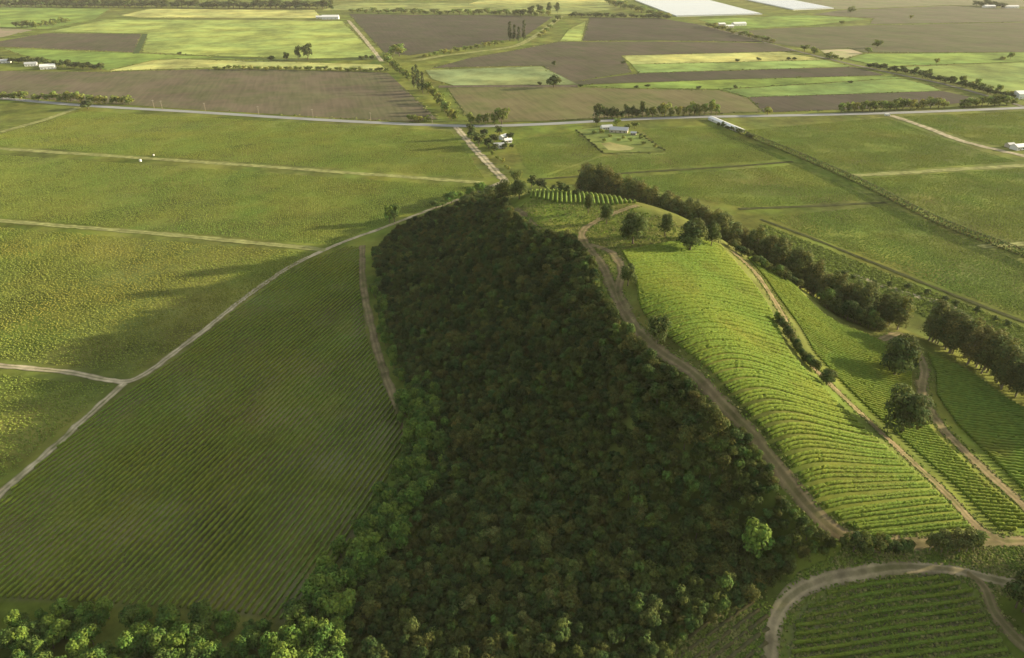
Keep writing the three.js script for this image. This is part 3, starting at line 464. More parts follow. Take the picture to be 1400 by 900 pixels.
// the dark wood on the shaded slope
{
  const poly = GP([[512, 350], [545, 316], [600, 296], [668, 275], [705, 296], [742, 322], [785, 336], [812, 362], [826, 400], [846, 442], [885, 486], [930, 515], [975, 560], [1012, 605], [1050, 655], [1090, 705], [1140, 748], [1120, 775], [1075, 795], [1045, 812], [1000, 835], [950, 868], [900, 905], [860, 935], [370, 935], [410, 880], [460, 800], [525, 730], [575, 660], [585, 600], [555, 520], [526, 440]]);
  const R = rng(77), cells = new Map(), pts = [], xs = poly.map((p) => p[0]), zs = poly.map((p) => p[1]), x0 = Math.min(...xs), x1 = Math.max(...xs), z0 = Math.min(...zs), z1 = Math.max(...zs), CS = 4;
  for (let k = 0; k < 40000; k++) {
    const x = lerp(x0, x1, R()), z = lerp(z0, z1, R()); if (!inside(poly, x, z) || !offTrack(x, z, 2.6)) continue; const s = 0.5 + 0.6 * Math.pow(fbm(x / 9, z / 9, 91, 3), 1.2) + 0.75 * R() * R() * R(), rad = 2.2 * s; let ok = true; const ci = Math.floor(x / CS), cj = Math.floor(z / CS);
    for (let i = ci - 1; ok && i <= ci + 1; i++) for (let j = cj - 1; ok && j <= cj + 1; j++) for (const q of cells.get(i + ',' + j) || []) if (Math.hypot(q[0] - x, q[1] - z) < (rad + q[2]) * 0.5) { ok = false; break; }
    if (!ok) continue; const key = ci + ',' + cj; if (!cells.has(key)) cells.set(key, []); cells.get(key).push([x, z, rad]); pts.push([x, z, s]);
  }
  const proj = pts.map(([x, z, s]) => { const y = H(x, z), dep = -z * CP + (CAM_H - y) * SP, u = 700 + x * FPX / dep, v = 450 - (-z * SP * 1 + (y - CAM_H) * CP) * FPX / dep; return [x, z, s, dep, u > -20 && u < 1420 && v < 915]; });
  return_(proj);
  function return_(list) {
    list.sort((p, q) => (q[4] - p[4]) || p[3] / p[2] - q[3] / q[2]);
    list.slice(0, 300).forEach(([x, z, s]) => plantTree('wood', Math.floor(R() * 7), x, z, s * (0.9 + 0.2 * R()), s * (0.8 + 0.5 * R()), 'dark evergreen tree in the dense wood on the shaded slope', 'woodland_tree', 'tree', 'trees of the dark wood'));
    const rest = list.slice(300), buckets = S.wood.map(() => []); rest.forEach((p) => buckets[Math.floor(R() * 7)].push(p));
    const wd = new THREE.Group(); wd.name = 'woodland'; tag(wd, 'rest of the dense dark wood covering the upper shaded slope', 'wood', null, 'stuff'); scene.add(wd);
    const m4 = new THREE.Matrix4(), q = new THREE.Quaternion(), yAxis = new THREE.Vector3(0, 1, 0);
    buckets.forEach((b, i) => { const im = new THREE.InstancedMesh(S.wood[i].crown, M.leaf, b.length); im.name = 'crowns'; im.castShadow = im.receiveShadow = true; im.userData.kind = 'stuff'; b.forEach(([x, z, s], k) => { q.setFromAxisAngle(yAxis, R() * 6.28); m4.compose(new THREE.Vector3(x, H(x, z), z), q, new THREE.Vector3(s, s * (0.8 + 0.5 * R()), s)); im.setMatrixAt(k, m4); const t = 0.65 + 0.75 * R() * R() + 0.1 * R(); im.setColorAt(k, new THREE.Color().setRGB(t * (0.82 + 0.3 * R()), t, t)); }); wd.add(im); });
    console.log('wood', list.length);
  }
}
// light green trees along the wood's lower edge and across the bottom
{
  const R = rng(31);
  const strip = (pts, n, spread, sc, label, grp, nm = 'edge_tree') => { const c = resample(GP(pts), 1); for (let k = 0; k < n; k++) { const p = c[Math.floor((k + R() * 0.6) / n * (c.length - 1))], x = p[0] + (R() - 0.5) * spread, z = p[1] + (R() - 0.5) * spread, s = sc * (0.7 + 0.6 * R()); plantTree('edge', Math.floor(R() * 4), x, z, s, s * (0.85 + 0.35 * R()), label, nm, 'tree', grp); } };
  strip([[512, 390], [525, 450], [545, 505], [568, 545]], 34, 5, 0.7, 'small green tree beside the narrow brown track', 'small green trees along the narrow track');
  strip([[566, 545], [583, 590], [580, 640], [545, 700], [505, 760], [455, 830], [440, 880], [430, 930]], 160, 15, 1.0, 'fresh green tree on the edge of the dark wood', 'fresh green trees on the wood edge');
  strip([[-40, 905], [60, 900], [150, 905], [250, 903], [340, 905], [420, 910]], 190, 24, 0.8, 'green tree in the belt below the shaded vineyard', 'green trees below the shaded vineyard', 'shelter_tree');
}
// lighter crowns that rise out of the dark wood
{
  const R = rng(404), poly = GP([[620, 690], [760, 640], [900, 700], [1030, 770], [960, 850], [860, 895], [560, 895], [540, 800]]), xs = poly.map((p) => p[0]), zs = poly.map((p) => p[1]);
  for (let k = 0, n = 0; n < 34 && k < 2000; k++) { const x = lerp(Math.min(...xs), Math.max(...xs), R()), z = lerp(Math.min(...zs), Math.max(...zs), R()); if (!inside(poly, x, z)) continue; n++; const q = 0.55 + 0.4 * R(); plantTree('olive', n, x, z, q, q * (1 + 0.25 * R()), 'lighter olive tree rising out of the dark wood', 'olive_tree', 'tree', 'lighter trees in the dark wood'); }
}
// the eucalyptus rows
const EUL = 'tall olive brown eucalyptus in the long row behind the hill', EUG = 'eucalyptus row behind the hill';
{
  const R = rng(53), c = resample([[797, 273, 1], [835, 283, 1], [870, 297, 1.5], [930, 318, 2], [1000, 347, 2.5], [1060, 374, 3], [1110, 402, 3.5], [1160, 424, 4], [1225, 446, 4]].map(([u, v, e]) => onPlane(u, v, e).slice(0, 2)), 1);
  for (let k = 0; k < 165; k++) { const p = c[Math.floor((k + 0.5) / 165 * (c.length - 1))], t = k / 165, x = p[0] + (R() - 0.5) * 7, z = p[1] + (R() - 0.5) * 11, s = lerp(1.12, 0.78, Math.pow(t, 0.8)) * (0.68 + 0.45 * R()); plantTree('euc', Math.floor(R() * 5), x, z, s * (1.1 + 0.5 * R()), s, EUL, 'eucalyptus_tree', 'tree', EUG); }
  const d = resample([[1268, 462, 3], [1300, 480, 3], [1340, 503, 3], [1400, 545, 3], [1480, 600, 3]].map(([u, v, e]) => onPlane(u, v, e).slice(0, 2)), 1);
  for (let k = 0; k < 55; k++) { const p = d[Math.floor((k + 0.5) / 55 * (d.length - 1))], s = 0.76 * (0.8 + 0.4 * R()); plantTree('euc', Math.floor(R() * 5), p[0] + (R() - 0.5) * 7, p[1] + (R() - 0.5) * 7, s * (1.1 + 0.4 * R()), s, 'olive brown eucalyptus beside the vines at the curving track', 'eucalyptus_tree', 'tree', 'eucalyptus row beside the lower vines'); }
}
// single trees on the hill
for (const [u, v, h, w, label] of [
  [804, 291, 28, 13, 'slim dark tree below the short vine rows on the hill brow'], [829, 306, 29, 18, 'small round tree at the bend of the ridge track'], [865, 334, 46, 37, 'broad dark tree on the hilltop grass'],
  [909, 323, 34, 18, 'narrow dark tree between two broad trees on the hilltop'], [943, 343, 44, 42, 'large round tree at the hilltop edge with a long shadow'], [972, 338, 38, 20, 'narrow tree leaning against the large round hilltop tree'],
  [858, 391, 33, 24, 'small dark tree just below the track fork'], [899, 470, 42, 30, 'dark tree leaning over the ridge track'], [1222, 515, 56, 46, 'large round tree above the bend of the curving track'], [1243, 508, 34, 18, 'small tree touching the large round tree by the curving track'],
  [1230, 594, 64, 54, 'large round tree between middle and curving tracks'], [1130, 527, 22, 24, 'small round bush on the verge of the middle track'],
]) pixTree('round', u, v, h, w, label, 'hill_tree', 'tree', 'single trees on the hill');
lineTrees('wood', [[1060, 438], [1072, 455], [1085, 475], [1098, 492], [1118, 512]], 6, 14, 14, 'dark bush on the verge of the middle track', 'verge_bush', 'bush', 'bushes beside the middle track');
lineTrees('wood', [[998, 338], [1040, 366], [1080, 388], [1110, 402]], 9, 13, 15, 'low bush between hill vines and the tall eucalyptus', 'slope_bush', 'bush', 'bushes below the eucalyptus row');
lineTrees('wood', [[1125, 418], [1155, 436], [1185, 448], [1205, 455]], 5, 22, 22, 'dense bush spilling out of the eucalyptus row', 'slope_bush', 'bush', 'dense bushes at the eucalyptus foot');
lineTrees('wood', [[1135, 408], [1165, 425], [1190, 436]], 7, 24, 22, 'dense bush spilling out of the eucalyptus row', 'slope_bush', 'bush', 'dense bushes at the eucalyptus foot');
lineTrees('wood', [[1150, 752], [1190, 756], [1240, 760]], 9, 22, 22, 'dark bush along the track below the hill vines', 'track_bush', 'bush', 'bushes below the hill vines');
lineTrees('olive', [[1268, 754], [1300, 756], [1335, 753]], 8, 27, 24, 'olive bush between the lowest vine row and the pale loop', 'loop_bush', 'bush', 'olive bushes above the pale loop');
lineTrees('wood', [[1385, 828], [1405, 842], [1425, 870]], 12, 46, 42, 'large dark bush beside the branching earth track', 'corner_bush', 'bush', 'large dark bushes by the branching track');
lineTrees('edge', [[1405, 775], [1440, 785]], 14, 22, 24, 'green bush beside the end of the pale loop', 'loop_bush', 'bush', 'green bushes at the loop end');
lineTrees('wood', [[690, 290], [720, 312], [760, 330]], 12, 12, 14, 'low bush on the bank of the short upper track', 'bank_bush', 'bush', 'bushes on the upper bank');
lineTrees('wood', [[1012, 590], [1030, 625], [1060, 672]], 14, 14, 16, 'low bush on the outer verge of the ridge track', 'ridge_bush', 'bush', 'bushes on the ridge verge');
lineTrees('round', [[1452, 764], [1490, 780], [1540, 815], [1600, 870]], 22, 78, 60, 'tall dark tree beyond the end of the pale loop', 'loop_tree', 'tree', 'tall trees beyond the pale loop', 0.2);
pixTree('edge', 1028, 765, 46, 44, 'pale green tree standing out at the wood corner', 'corner_tree', 'tree');
for (const [u, v, h, w] of [[672, 276, 22, 24], [690, 276, 32, 30], [710, 272, 28, 24], [655, 280, 20, 26], [640, 286, 20, 26]]) pixTree('round', u, v, h, w, 'dark tree clustered at the upper corner of the wood', 'corner_tree', 'tree', 'trees at the upper wood corner');
lineTrees('edge', [[530, 306], [545, 302]], 8, 22, 16, 'bright green tree beside the farm road at the wood tip', 'tip_tree', 'tree', 'bright trees at the wood tip');
lineTrees('edge', [[590, 288], [625, 276], [660, 266]], 14, 14, 18, 'green bush between the farm road and the wood', 'farm_road_bush', 'bush', 'bushes along the farm road');
lineTrees('fardark', [[722, 254], [760, 262], [790, 268]], 9, 14, 13, 'dark bush beyond the hill brow', 'brow_bush', 'bush', 'bushes beyond the hill brow');
pixTree('far', 706, 252, 20, 16, 'light green tree where the wide farm road meets the hill', 'farm_road_tree', 'tree');
// the plain's trees and bushes
const RT = 'roadside trees', FB = 'bush';
lineTrees('far', [[0, 135], [50, 137], [110, 140], [180, 143]], 8, 12, 12, 'green tree in the roadside row beside the brown ploughed field', 'roadside_tree', 'tree', 'roadside trees beside the brown field');
pixTree('fardark', 120, 149, 16, 22, 'dark bush hanging over the paved road', 'roadside_bush', 'bush');
lineTrees('fardark', [[812, 164], [846, 162], [880, 160]], 5.5, 18, 10, 'dark tree in the dense row behind the farmyard', 'roadside_tree', 'tree', 'dense dark row behind the farmyard');
lineTrees('far', [[882, 160], [930, 159], [982, 157]], 8, 17, 12, 'light green tree in the row right of the farmyard', 'roadside_tree', 'tree', 'light trees right of the farmyard');
pixTree('far', 1049, 157, 12, 13, 'lone round tree by the paved road', 'roadside_tree', 'tree');
lineTrees('far', [[1146, 154], [1220, 151], [1296, 147]], 9, 14, 13, 'light green tree in the row by the road junction', 'roadside_tree', 'tree', 'light trees by the junction');
lineTrees('far', [[1312, 147], [1390, 143]], 9, 13, 14, 'light green tree in the row by the white barn', 'roadside_tree', 'tree', 'light trees by the white barn');
for (const [u, v, h, w] of [[644, 169, 17, 12], [655, 170, 17, 14], [664, 169, 16, 12], [686, 170, 24, 22], [676, 171, 18, 14]]) pixTree('far', u, v, h, w, 'tall green tree at the farm road junction', 'junction_tree', 'tree', 'tall trees at the junction');
for (const [u, v, h, w] of [[645, 190, 20, 14], [655, 200, 22, 18], [668, 203, 20, 16], [662, 188, 16, 14], [683, 184, 12, 12], [697, 190, 12, 12], [688, 200, 10, 10], [676, 194, 14, 14], [700, 203, 8, 9], [690, 204, 9, 9], [676, 206, 10, 12]]) pixTree('fardark', u, v, h, w, 'garden tree around the small white cottages', 'garden_tree', 'tree', 'trees around the cottages');
lineTrees('far', [[670, 210], [688, 225], [702, 242]], 8, 7, 8, 'low bush along the wide farm road', 'farm_road_bush', 'bush', 'low bushes along the wide farm road');
lineTrees('far', [[527, 84], [545, 100], [562, 112]], 5, 11, 10, 'bush along the ditch beside the brown ploughed field', 'ditch_bush', 'bush', 'bushes along the ditch');
lineTrees('far', [[580, 122], [600, 142], [618, 164]], 6, 14, 11, 'bush along the ditch beside the brown ploughed field', 'ditch_bush', 'bush', 'bushes along the ditch');
lineTrees('far', [[606, 150], [615, 164], [625, 166]], 5, 20, 12, 'tall green bush where the ditch meets the road', 'ditch_tree', 'tree', 'tall bushes at the ditch end');
for (const [u, v] of [[566, 120], [573, 124], [578, 127], [570, 117]]) pixTree('poplar', u, v, 30, 7, 'tall slim poplar beside the ditch', 'poplar_tree', 'tree', 'poplars beside the ditch');
for (const [u, v, h, w] of [[546, 77, 17, 22], [537, 78, 14, 12]]) pixTree('far', u, v, h, w, 'round green tree at the crossing of the far lanes', 'lane_tree', 'tree', 'trees at the lane crossing');
for (const [u, v] of [[562, 166], [572, 167], [583, 167]]) pixTree('far', u, v, 10, 14, 'round bush beside the road below the ditch', 'roadside_bush', 'bush', 'round bushes below the ditch');
for (const [u, v, h, w] of [[421, 82, 24, 16], [408, 82, 19, 10], [392, 83, 13, 10], [371, 83, 9, 10]]) pixTree('fardark', u, v, h, w, 'dark tree on the ditch below the bright green field', 'ditch_tree', 'tree', 'dark trees below the bright green field');
lineTrees('fardark', [[490, 82], [514, 81]], 7, 7, 9, 'dark bush at the corner of the bright green field', 'corner_bush', 'bush', 'dark bushes at the green field corner');
lineTrees('far', [[290, 95], [400, 95.5], [470, 97], [530, 98]], 7, 5.5, 8, 'low bush between the yellow strip and the brown field', 'hedge_bush', 'bush', 'low bushes above the brown field');
lineTrees('fardark', [[0, 84], [50, 88], [90, 92], [140, 96]], 7, 10, 12, 'dark bush behind the white roofed sheds', 'shed_bush', 'bush', 'bushes behind the white sheds');
lineTrees('far', [[20, 38], [60, 37], [95, 30]], 7, 8, 11, 'bush at the corner of the far green field', 'corner_bush', 'bush', 'bushes at the far green field corner');
lineTrees('fardark', [[233, 74], [250, 75]], 14, 6, 7, 'small dark bush on the ditch by the bright green field', 'ditch_bush', 'bush', 'small dark bushes by the bright green field');
lineTrees('fardark', [[-10, 9], [110, 10], [225, 10.5], [330, 11.5], [450, 12]], 7, 11, 15, 'dark tree in the long belt behind the far fields', 'belt_tree', 'tree', 'belt of dark far trees');
lineTrees('fardark', [[-10, 5], [110, 6], [225, 7]], 9, 9, 15, 'dark tree in the long belt behind the far fields', 'belt_tree', 'tree', 'belt of dark far trees');
lineTrees('far', [[478, 17], [560, 19], [680, 20.5], [755, 21]], 9, 7, 12, 'green bush in the hedgerow above the dark brown field', 'hedgerow_bush', 'bush', 'hedgerow above the dark brown field');
for (const [u, v, h] of [[453, 16, 16], [141, 9, 12]]) pixTree('fardark', u, v, h, 9, 'taller dark tree in the far belt', 'belt_tree', 'tree', 'taller trees of the far belt');
for (const [u, v, h] of [[697, 56, 27], [703, 55, 22], [716, 55, 28], [709, 56, 20]]) pixTree('poplar', u, v, h, 7, 'tall slim poplar beside the straw farm road', 'poplar_tree', 'tree', 'poplars beside the straw farm road');
for (const [u, v, h, w] of [[715, 22, 12, 9], [726, 21, 14, 10], [738, 20, 15, 10], [750, 19, 15, 9], [762, 18, 14, 9]]) pixTree('fardark', u, v, h, w, 'far tree above the winding farm road', 'lane_tree', 'tree', 'far trees above the winding road');
lineTrees('far', [[735, 53], [745, 46], [755, 35], [765, 26]], 7, 7, 10, 'bush along the upper straw farm road', 'lane_bush', 'bush', 'bushes along the upper straw road');
lineTrees('far', [[575, 80], [640, 68], [690, 60]], 9, 6, 9, 'small bush along the straw farm road', 'lane_bush', 'bush', 'small bushes along the straw road');
lineTrees('fardark', [[775, 22], [850, 24], [915, 26]], 8, 6, 11, 'dark tree in the row by the plastic greenhouses', 'row_tree', 'tree', 'row of trees by the greenhouses');
lineTrees('far', [[830, 6], [860, 13], [890, 20], [915, 25]], 7, 8, 14, 'green tree beside the plastic greenhouse', 'row_tree', 'tree', 'green trees by the greenhouse');
pixTree('fardark', 757, 120, 23, 22, 'big round dark tree on the pale green field', 'field_tree', 'tree');
for (const [u, v] of [[738, 117], [757, 90]]) pixTree('fardark', u, v, 7, 7, 'small dark bush near the big round tree', 'field_bush', 'bush', 'small bushes near the big round tree');
for (const [u, v] of [[852, 88], [1008, 85], [1037, 83], [1078, 82], [1086, 82], [1005, 121], [870, 121], [885, 119], [955, 122], [1162, 114], [794, 119]]) pixTree('fardark', u, v, 5, 8, 'small dark bush on a field edge between the coloured strips', 'field_bush', 'bush', 'bushes between the coloured strips');
lineTrees('far', [[965, 36], [1000, 46], [1045, 56], [1062, 60]], 8, 6, 11, 'bush along the upper diagonal farm road', 'diagonal_bush', 'bush', 'bushes along the upper diagonal road');
for (const [u, v, h, w] of [[1100, 70, 9, 14], [1113, 74, 11, 14], [1134, 80, 9, 18], [1143, 81, 7, 8], [1150, 83, 5, 6]]) pixTree('far', u, v, h, w, 'round bush beside the tan stubble patch', 'stubble_bush', 'bush', 'bushes beside the tan stubble');
lineTrees('fardark', [[1185, 92], [1230, 99], [1290, 112], [1330, 122], [1385, 137]], 6, 8, 10, 'dark bush in the far diagonal row', 'diagonal_bush', 'bush', 'far diagonal row of bushes');
lineTrees('far', [[1300, 112], [1330, 120], [1385, 135]], 10, 11, 9, 'tall bush in the far diagonal row', 'diagonal_bush', 'bush', 'tall bushes in the far diagonal row');
for (const [u, v, h, w] of [[1199, 66, 12, 14], [1187, 73, 8, 10], [1280, 87, 8, 8], [1381, 81, 9, 9], [1371, 82, 5, 10], [1252, 100, 9, 7], [1271, 104, 10, 7], [1245, 26, 6, 5], [1163, 17, 9, 13], [1151, 33, 5, 8]]) pixTree('far', u, v, h, w, 'lone tree or bush on the far right meadows', 'meadow_tree', 'tree', 'lone trees on the far meadows');
lineTrees('fardark', [[1330, 8], [1350, 9], [1376, 11]], 8, 9, 13, 'dark tree beside the farthest white sheds', 'shed_tree', 'tree', 'trees by the farthest sheds');
lineTrees('fardark', [[980, 172], [1010, 182], [1030, 192]], 7, 7, 7, 'bush at the upper end of the long hedge', 'hedge_bush', 'bush', 'bushes at the end of the long hedge');
lineTrees('fardark', [[786, 177], [806, 194], [824, 210]], 5, 3, 5, 'low bush along the edge of the farmyard', 'yard_bush', 'bush', 'low bushes around the farmyard');
lineTrees('fardark', [[870, 181], [890, 195], [910, 208]], 5, 3, 5, 'low bush along the edge of the farmyard', 'yard_bush', 'bush', 'low bushes around the farmyard');
lineTrees('fardark', [[814, 170], [820, 172]], 6, 14, 10, 'dark tree beside the grey farmhouse', 'yard_tree', 'tree', 'trees beside the grey farmhouse');
lineTrees('fardark', [[1140, 370], [1180, 386], [1260, 400], [1320, 425], [1390, 450]], 26, 9, 10, 'dark bush on the green strip behind the eucalyptus row', 'strip_bush', 'bush', 'bushes on the green strip');

for (const [u, v, h, w] of [[822, 183, 8, 9], [858, 178, 9, 10], [876, 190, 6, 8], [834, 188, 5, 7], [812, 184, 6, 8], [843, 172, 10, 11], [868, 176, 10, 11], [826, 194, 5, 8], [862, 194, 6, 8], [846, 193, 4, 7], [880, 198, 5, 8], [852, 190, 5, 7], [895, 202, 5, 7]]) pixTree('far', u, v, h, w, 'green garden tree in the farmyard of the grey roofed house', 'yard_tree', 'tree', 'garden trees of the farmyard');
// the long clipped hedge
{
  const c = resample([[1005, 180], [1090, 214], [1180, 254], [1290, 309], [1400, 351], [1500, 393]].map(([u, v]) => onPlane(u, v).slice(0, 2)), 1.6), R = rng(8), parts = [];
  const B = leafBuilder();
  for (let i = 0; i < c.length; i++) for (let k = 0; k < 34; k++) { const a = R() * 6.28, r = 1.7 + 0.6 * R(), nx = Math.cos(a), ny = Math.sin(a); addLeaf(B, R, c[i][0] + nx * r + (R() - 0.5) * 0.5, Math.max(0.2, 2.3 + ny * 2.3), c[i][1] + (R() - 0.5) * 1.8, nx, Math.abs(ny) + 0.2, (R() - 0.5), 0.7, [0.13 * (0.7 + 0.6 * R()), 0.155 * (0.7 + 0.6 * R()), 0.05]); }
  tag(mesh('hedge', finish(B), M.leaf), 'long clipped hedge running between the fields right of the hill', 'hedge');
}
console.log('trees');
// rough grass and weeds on verges and banks
{
  const weed = tuft(17, 0.3, 0.3, 9, 0.26), spots = [], R = rng(99), hues = [[0.2, 0.27, 0.05], [0.25, 0.3, 0.06], [0.33, 0.32, 0.11], [0.17, 0.24, 0.045], [0.24, 0.31, 0.05]];
  const put = (x, z, s) => { if (!offTrack(x, z, -0.5)) return; const c = hues[Math.floor(Math.pow(fbm(x / 6, z / 6, 21, 3), 0.9) * 6.5 * (0.6 + 0.6 * R())) % 5], q = 0.75 + 0.5 * R(); spots.push([x, z, s * (0.6 + 0.9 * R()), s * (0.5 + R()), new THREE.Color().setRGB(c[0] * q, c[1] * q, c[2] * q)]); };
  const along = (pix, w0, w1, per) => { const c = resample(GP(pix), 0.5); c.forEach((p, i) => { const q = c[Math.min(c.length - 1, i + 1)], o = c[Math.max(0, i - 1)], l = Math.hypot(q[0] - o[0], q[1] - o[1]) || 1; for (let k = 0; k < per; k++) { const d = (w0 + (w1 - w0) * R() * R()) * (R() < 0.5 ? -1 : 1); put(p[0] - (q[1] - o[1]) / l * d, p[1] + (q[0] - o[0]) / l * d, 1); } }); };
  along(T1, 1.6, 5, 3); along(T2, 1.4, 4, 3); along(T3, 1.7, 4.5, 3);
  along([[1052, 890], [1058, 850], [1078, 820], [1112, 798], [1170, 784], [1250, 776], [1310, 781], [1350, 791], [1400, 800]], 1.6, 6, 4);
  along([[700, 288], [745, 318], [800, 328]], 1.5, 6, 3); along([[1322, 783], [1345, 802], [1358, 835], [1385, 868]], 1.4, 3.5, 3);
  const area = (pix, n) => { const p = GP(pix), xs = p.map((q) => q[0]), zs = p.map((q) => q[1]), x0 = Math.min(...xs), x1 = Math.max(...xs), z0 = Math.min(...zs), z1 = Math.max(...zs); for (let k = 0; k < n; k++) { const x = lerp(x0, x1, R()), z = lerp(z0, z1, R()); if (inside(p, x, z)) put(x, z, 1.1); } };
  area([[720, 275], [840, 283], [985, 335], [1000, 352], [868, 385], [822, 345], [800, 325], [745, 316], [705, 290]], 9000);
  area([[1080, 790], [1180, 745], [1420, 748], [1420, 830], [1250, 772], [1110, 795]], 9000);
  area([[1090, 850], [1160, 798], [1300, 790], [1345, 840], [1390, 905], [1080, 905]], 6000);
  area([[880, 905], [985, 838], [1040, 815], [1052, 840], [1046, 905]], 4000);
  scatter('rough_grass', spots, weed, 'rough grass and weeds on the banks and verges of the hill', 'grass');
  const edge = [];
  for (const pix of margins) { const q = pix.map(([u, v]) => onPlane(u, v).slice(0, 2)); q.forEach((a, i) => { const b = q[(i + 1) % q.length], L = Math.hypot(b[0] - a[0], b[1] - a[1]), n = Math.floor(L / 5); for (let k = 0; k < n; k++) { const t = (k + R()) / n, x = lerp(a[0], b[0], t) + (R() - 0.5) * 7, z = lerp(a[1], b[1], t) + (R() - 0.5) * 7; if (R() < smooth(0.6, 0.35, fbm(x / 60, z / 60, 15, 2)) * 0.9 || !offTrack(x, z, 1)) continue; const c = [[0.2, 0.24, 0.06], [0.3, 0.29, 0.1], [0.15, 0.18, 0.05]][Math.floor(R() * 3)], m = 0.8 + 0.4 * R(); edge.push([x, z, 2 + 3 * R(), 1 + 3 * R() * R(), new THREE.Color().setRGB(c[0] * m, c[1] * m, c[2] * m)]); } }); }
  scatter('rough_grass', edge, tuft(23, 0.5, 0.3, 12, 0.3), 'ragged grass and weeds along the margins of the far fields', 'grass');
  const strip = []; const p = [[1040, 303], [1110, 330], [1200, 366], [1300, 406], [1430, 456], [1430, 500], [1330, 470], [1250, 420], [1150, 390], [1060, 345]].map(([u, v]) => onPlane(u, v, 1).slice(0, 2)), xs = p.map((q) => q[0]), zs = p.map((q) => q[1]);
  for (let k = 0; k < 14000; k++) { const x = lerp(Math.min(...xs), Math.max(...xs), R()), z = lerp(Math.min(...zs), Math.max(...zs), R()); if (inside(p, x, z)) { const q = 0.7 + 0.6 * R(); strip.push([x, z, 0.8 + R(), 0.6 + R(), new THREE.Color().setRGB(0.22 * q, 0.275 * q, 0.055 * q)]); } }
  scatter('rough_grass', strip, tuft(19, 0.7, 0.45, 12, 0.4), 'lush green strip of rough grass behind the eucalyptus row', 'grass');
}

// ---------------------------------------------------------------- buildings and small things
const box = (w, h, d, x = 0, y = 0, z = 0) => { const g = new THREE.BoxGeometry(w, h, d); g.translate(x, y, z); return g; };
function gable(w, d, y0, rise, over = 0.5, t = 0.15) {                 // pitched roof, ridge along x
  const s = new THREE.Shape([[-d / 2 - over, 0], [0, rise], [d / 2 + over, 0], [d / 2 + over, t], [0, rise + t], [-d / 2 - over, t]].map(([a, b]) => new THREE.Vector2(a, b))), g = new THREE.ExtrudeGeometry(s, { depth: w + 2 * over, bevelEnabled: false });
  g.translate(0, y0, -(w / 2 + over)); g.rotateY(Math.PI / 2); return g;
}
function gableWall(w, h, d, rise) { const s = new THREE.Shape([[-d / 2, 0], [d / 2, 0], [d / 2, h], [0, h + rise - 0.02], [-d / 2, h]].map(([a, b]) => new THREE.Vector2(a, b))), g = new THREE.ExtrudeGeometry(s, { depth: w, bevelEnabled: false }); g.translate(0, 0, -w / 2); g.rotateY(Math.PI / 2); return g; }
function house(u, v, w, h, d, rise, turn, roofMat, wallMat, label, name = 'farmhouse', category = 'house', grp) {
  const [x, z] = onPlane(u, v), g = group(name, x, 0.02, z, turn, label, category, grp);
  mesh('wall', gableWall(w, h, d, rise), wallMat, g); mesh('roof', gable(w, d, h + 0.01, rise), roofMat, g);
  const dr = mesh('door', box(1.2, 2.1, 0.1, -w * 0.15, 1.06, d / 2 + 0.05), M.wood, g); mesh('handle', box(0.1, 0.15, 0.08, -w * 0.15 + 0.45, 1.05, d / 2 + 0.14), M.dark, dr);
  for (const k of [-0.36, 0.1, 0.33]) { mesh('window', box(1.4, 1.1, 0.1, w * k, 1.6, d / 2 + 0.05), M.glass, g); mesh('window', box(1.4, 1.1, 0.1, w * k, 1.6, -d / 2 - 0.05), M.glass, g); }
  return g;
}
const TG = 14.3 * Math.PI / 180;
house(846, 181, 18, 3, 9, 2.4, -0.25, M.zinc, M.wall, 'farmhouse with pale grey gabled roof in the farmyard');
house(829, 177, 11, 2.8, 7, 1.8, TG, M.zinc, M.white, 'lower white outbuilding beside the grey roofed farmhouse', 'outbuilding', 'building');
house(866, 185, 5, 2.4, 4, 1.2, -0.25, M.zinc, M.wall, 'small shed beside the grey roofed farmhouse', 'shed', 'shed');
house(992, 172, 62, 2.4, 7, 1.2, Math.PI / 2 + TG, M.white, M.white, 'long white shed at the upper end of the long hedge', 'long_shed', 'shed');
house(694, 195, 7, 2.6, 5, 1.5, 0.4, M.white, M.white, 'small white cottage among the junction trees, the one by the field', 'cottage', 'house');
house(682, 202, 9, 2.8, 6, 1.8, 0.2, M.zinc, M.white, 'small grey roofed cottage half hidden by garden trees', 'cottage', 'house');
house(688, 190, 8, 2.8, 5, 1.6, 0.9, M.white, M.white, 'white cottage behind the other cottages near the junction', 'cottage', 'house');
house(1392, 204, 12, 3, 8, 2, 0.3, M.white, M.white, 'white house at the end of the pale farm track', 'farmhouse', 'house');
house(1380, 201, 7, 2.6, 5, 1.4, 0.3, M.zinc, M.wall, 'small grey shed beside the white house', 'shed', 'shed');
house(1397, 134, 24, 6, 14, 3, 0.2, M.white, M.white, 'large white barn at the end of the far diagonal bushes', 'barn', 'barn');
house(452, 26, 44, 6, 20, 4, 0.1, M.white, M.white, 'white warehouse at the corner of the bright green field', 'warehouse', 'warehouse');
house(437, 25, 18, 4, 12, 2.5, 0.1, M.white, M.white, 'lower white annex of the far warehouse', 'annex', 'building');
house(66, 94, 20, 4, 12, 3, 0.35, M.white, M.white, 'white roofed shed at the edge of the brown field, the larger one', 'shed', 'shed');
house(43, 90, 17, 3.5, 10, 2.2, 0.35, M.zinc, M.white, 'grey roofed shed next to the larger white shed', 'shed', 'shed');
house(5, 86, 20, 3.5, 10, 2.2, 0.35, M.zinc, M.white, 'low grey shed behind the bushes by the lane', 'shed', 'shed');
house(1010, 35, 34, 5, 14, 3, 0.3, M.white, M.white, 'white farm building below the plastic greenhouses', 'farm_building', 'building');
house(996, 38, 22, 4, 12, 2.5, 0.3, M.white, M.wall, 'smaller farm building below the plastic greenhouses', 'farm_building', 'building');
house(986, 35, 18, 4, 12, 2.5, 0.3, M.white, M.wall, 'third farm building, set behind the smaller one', 'farm_building', 'building');
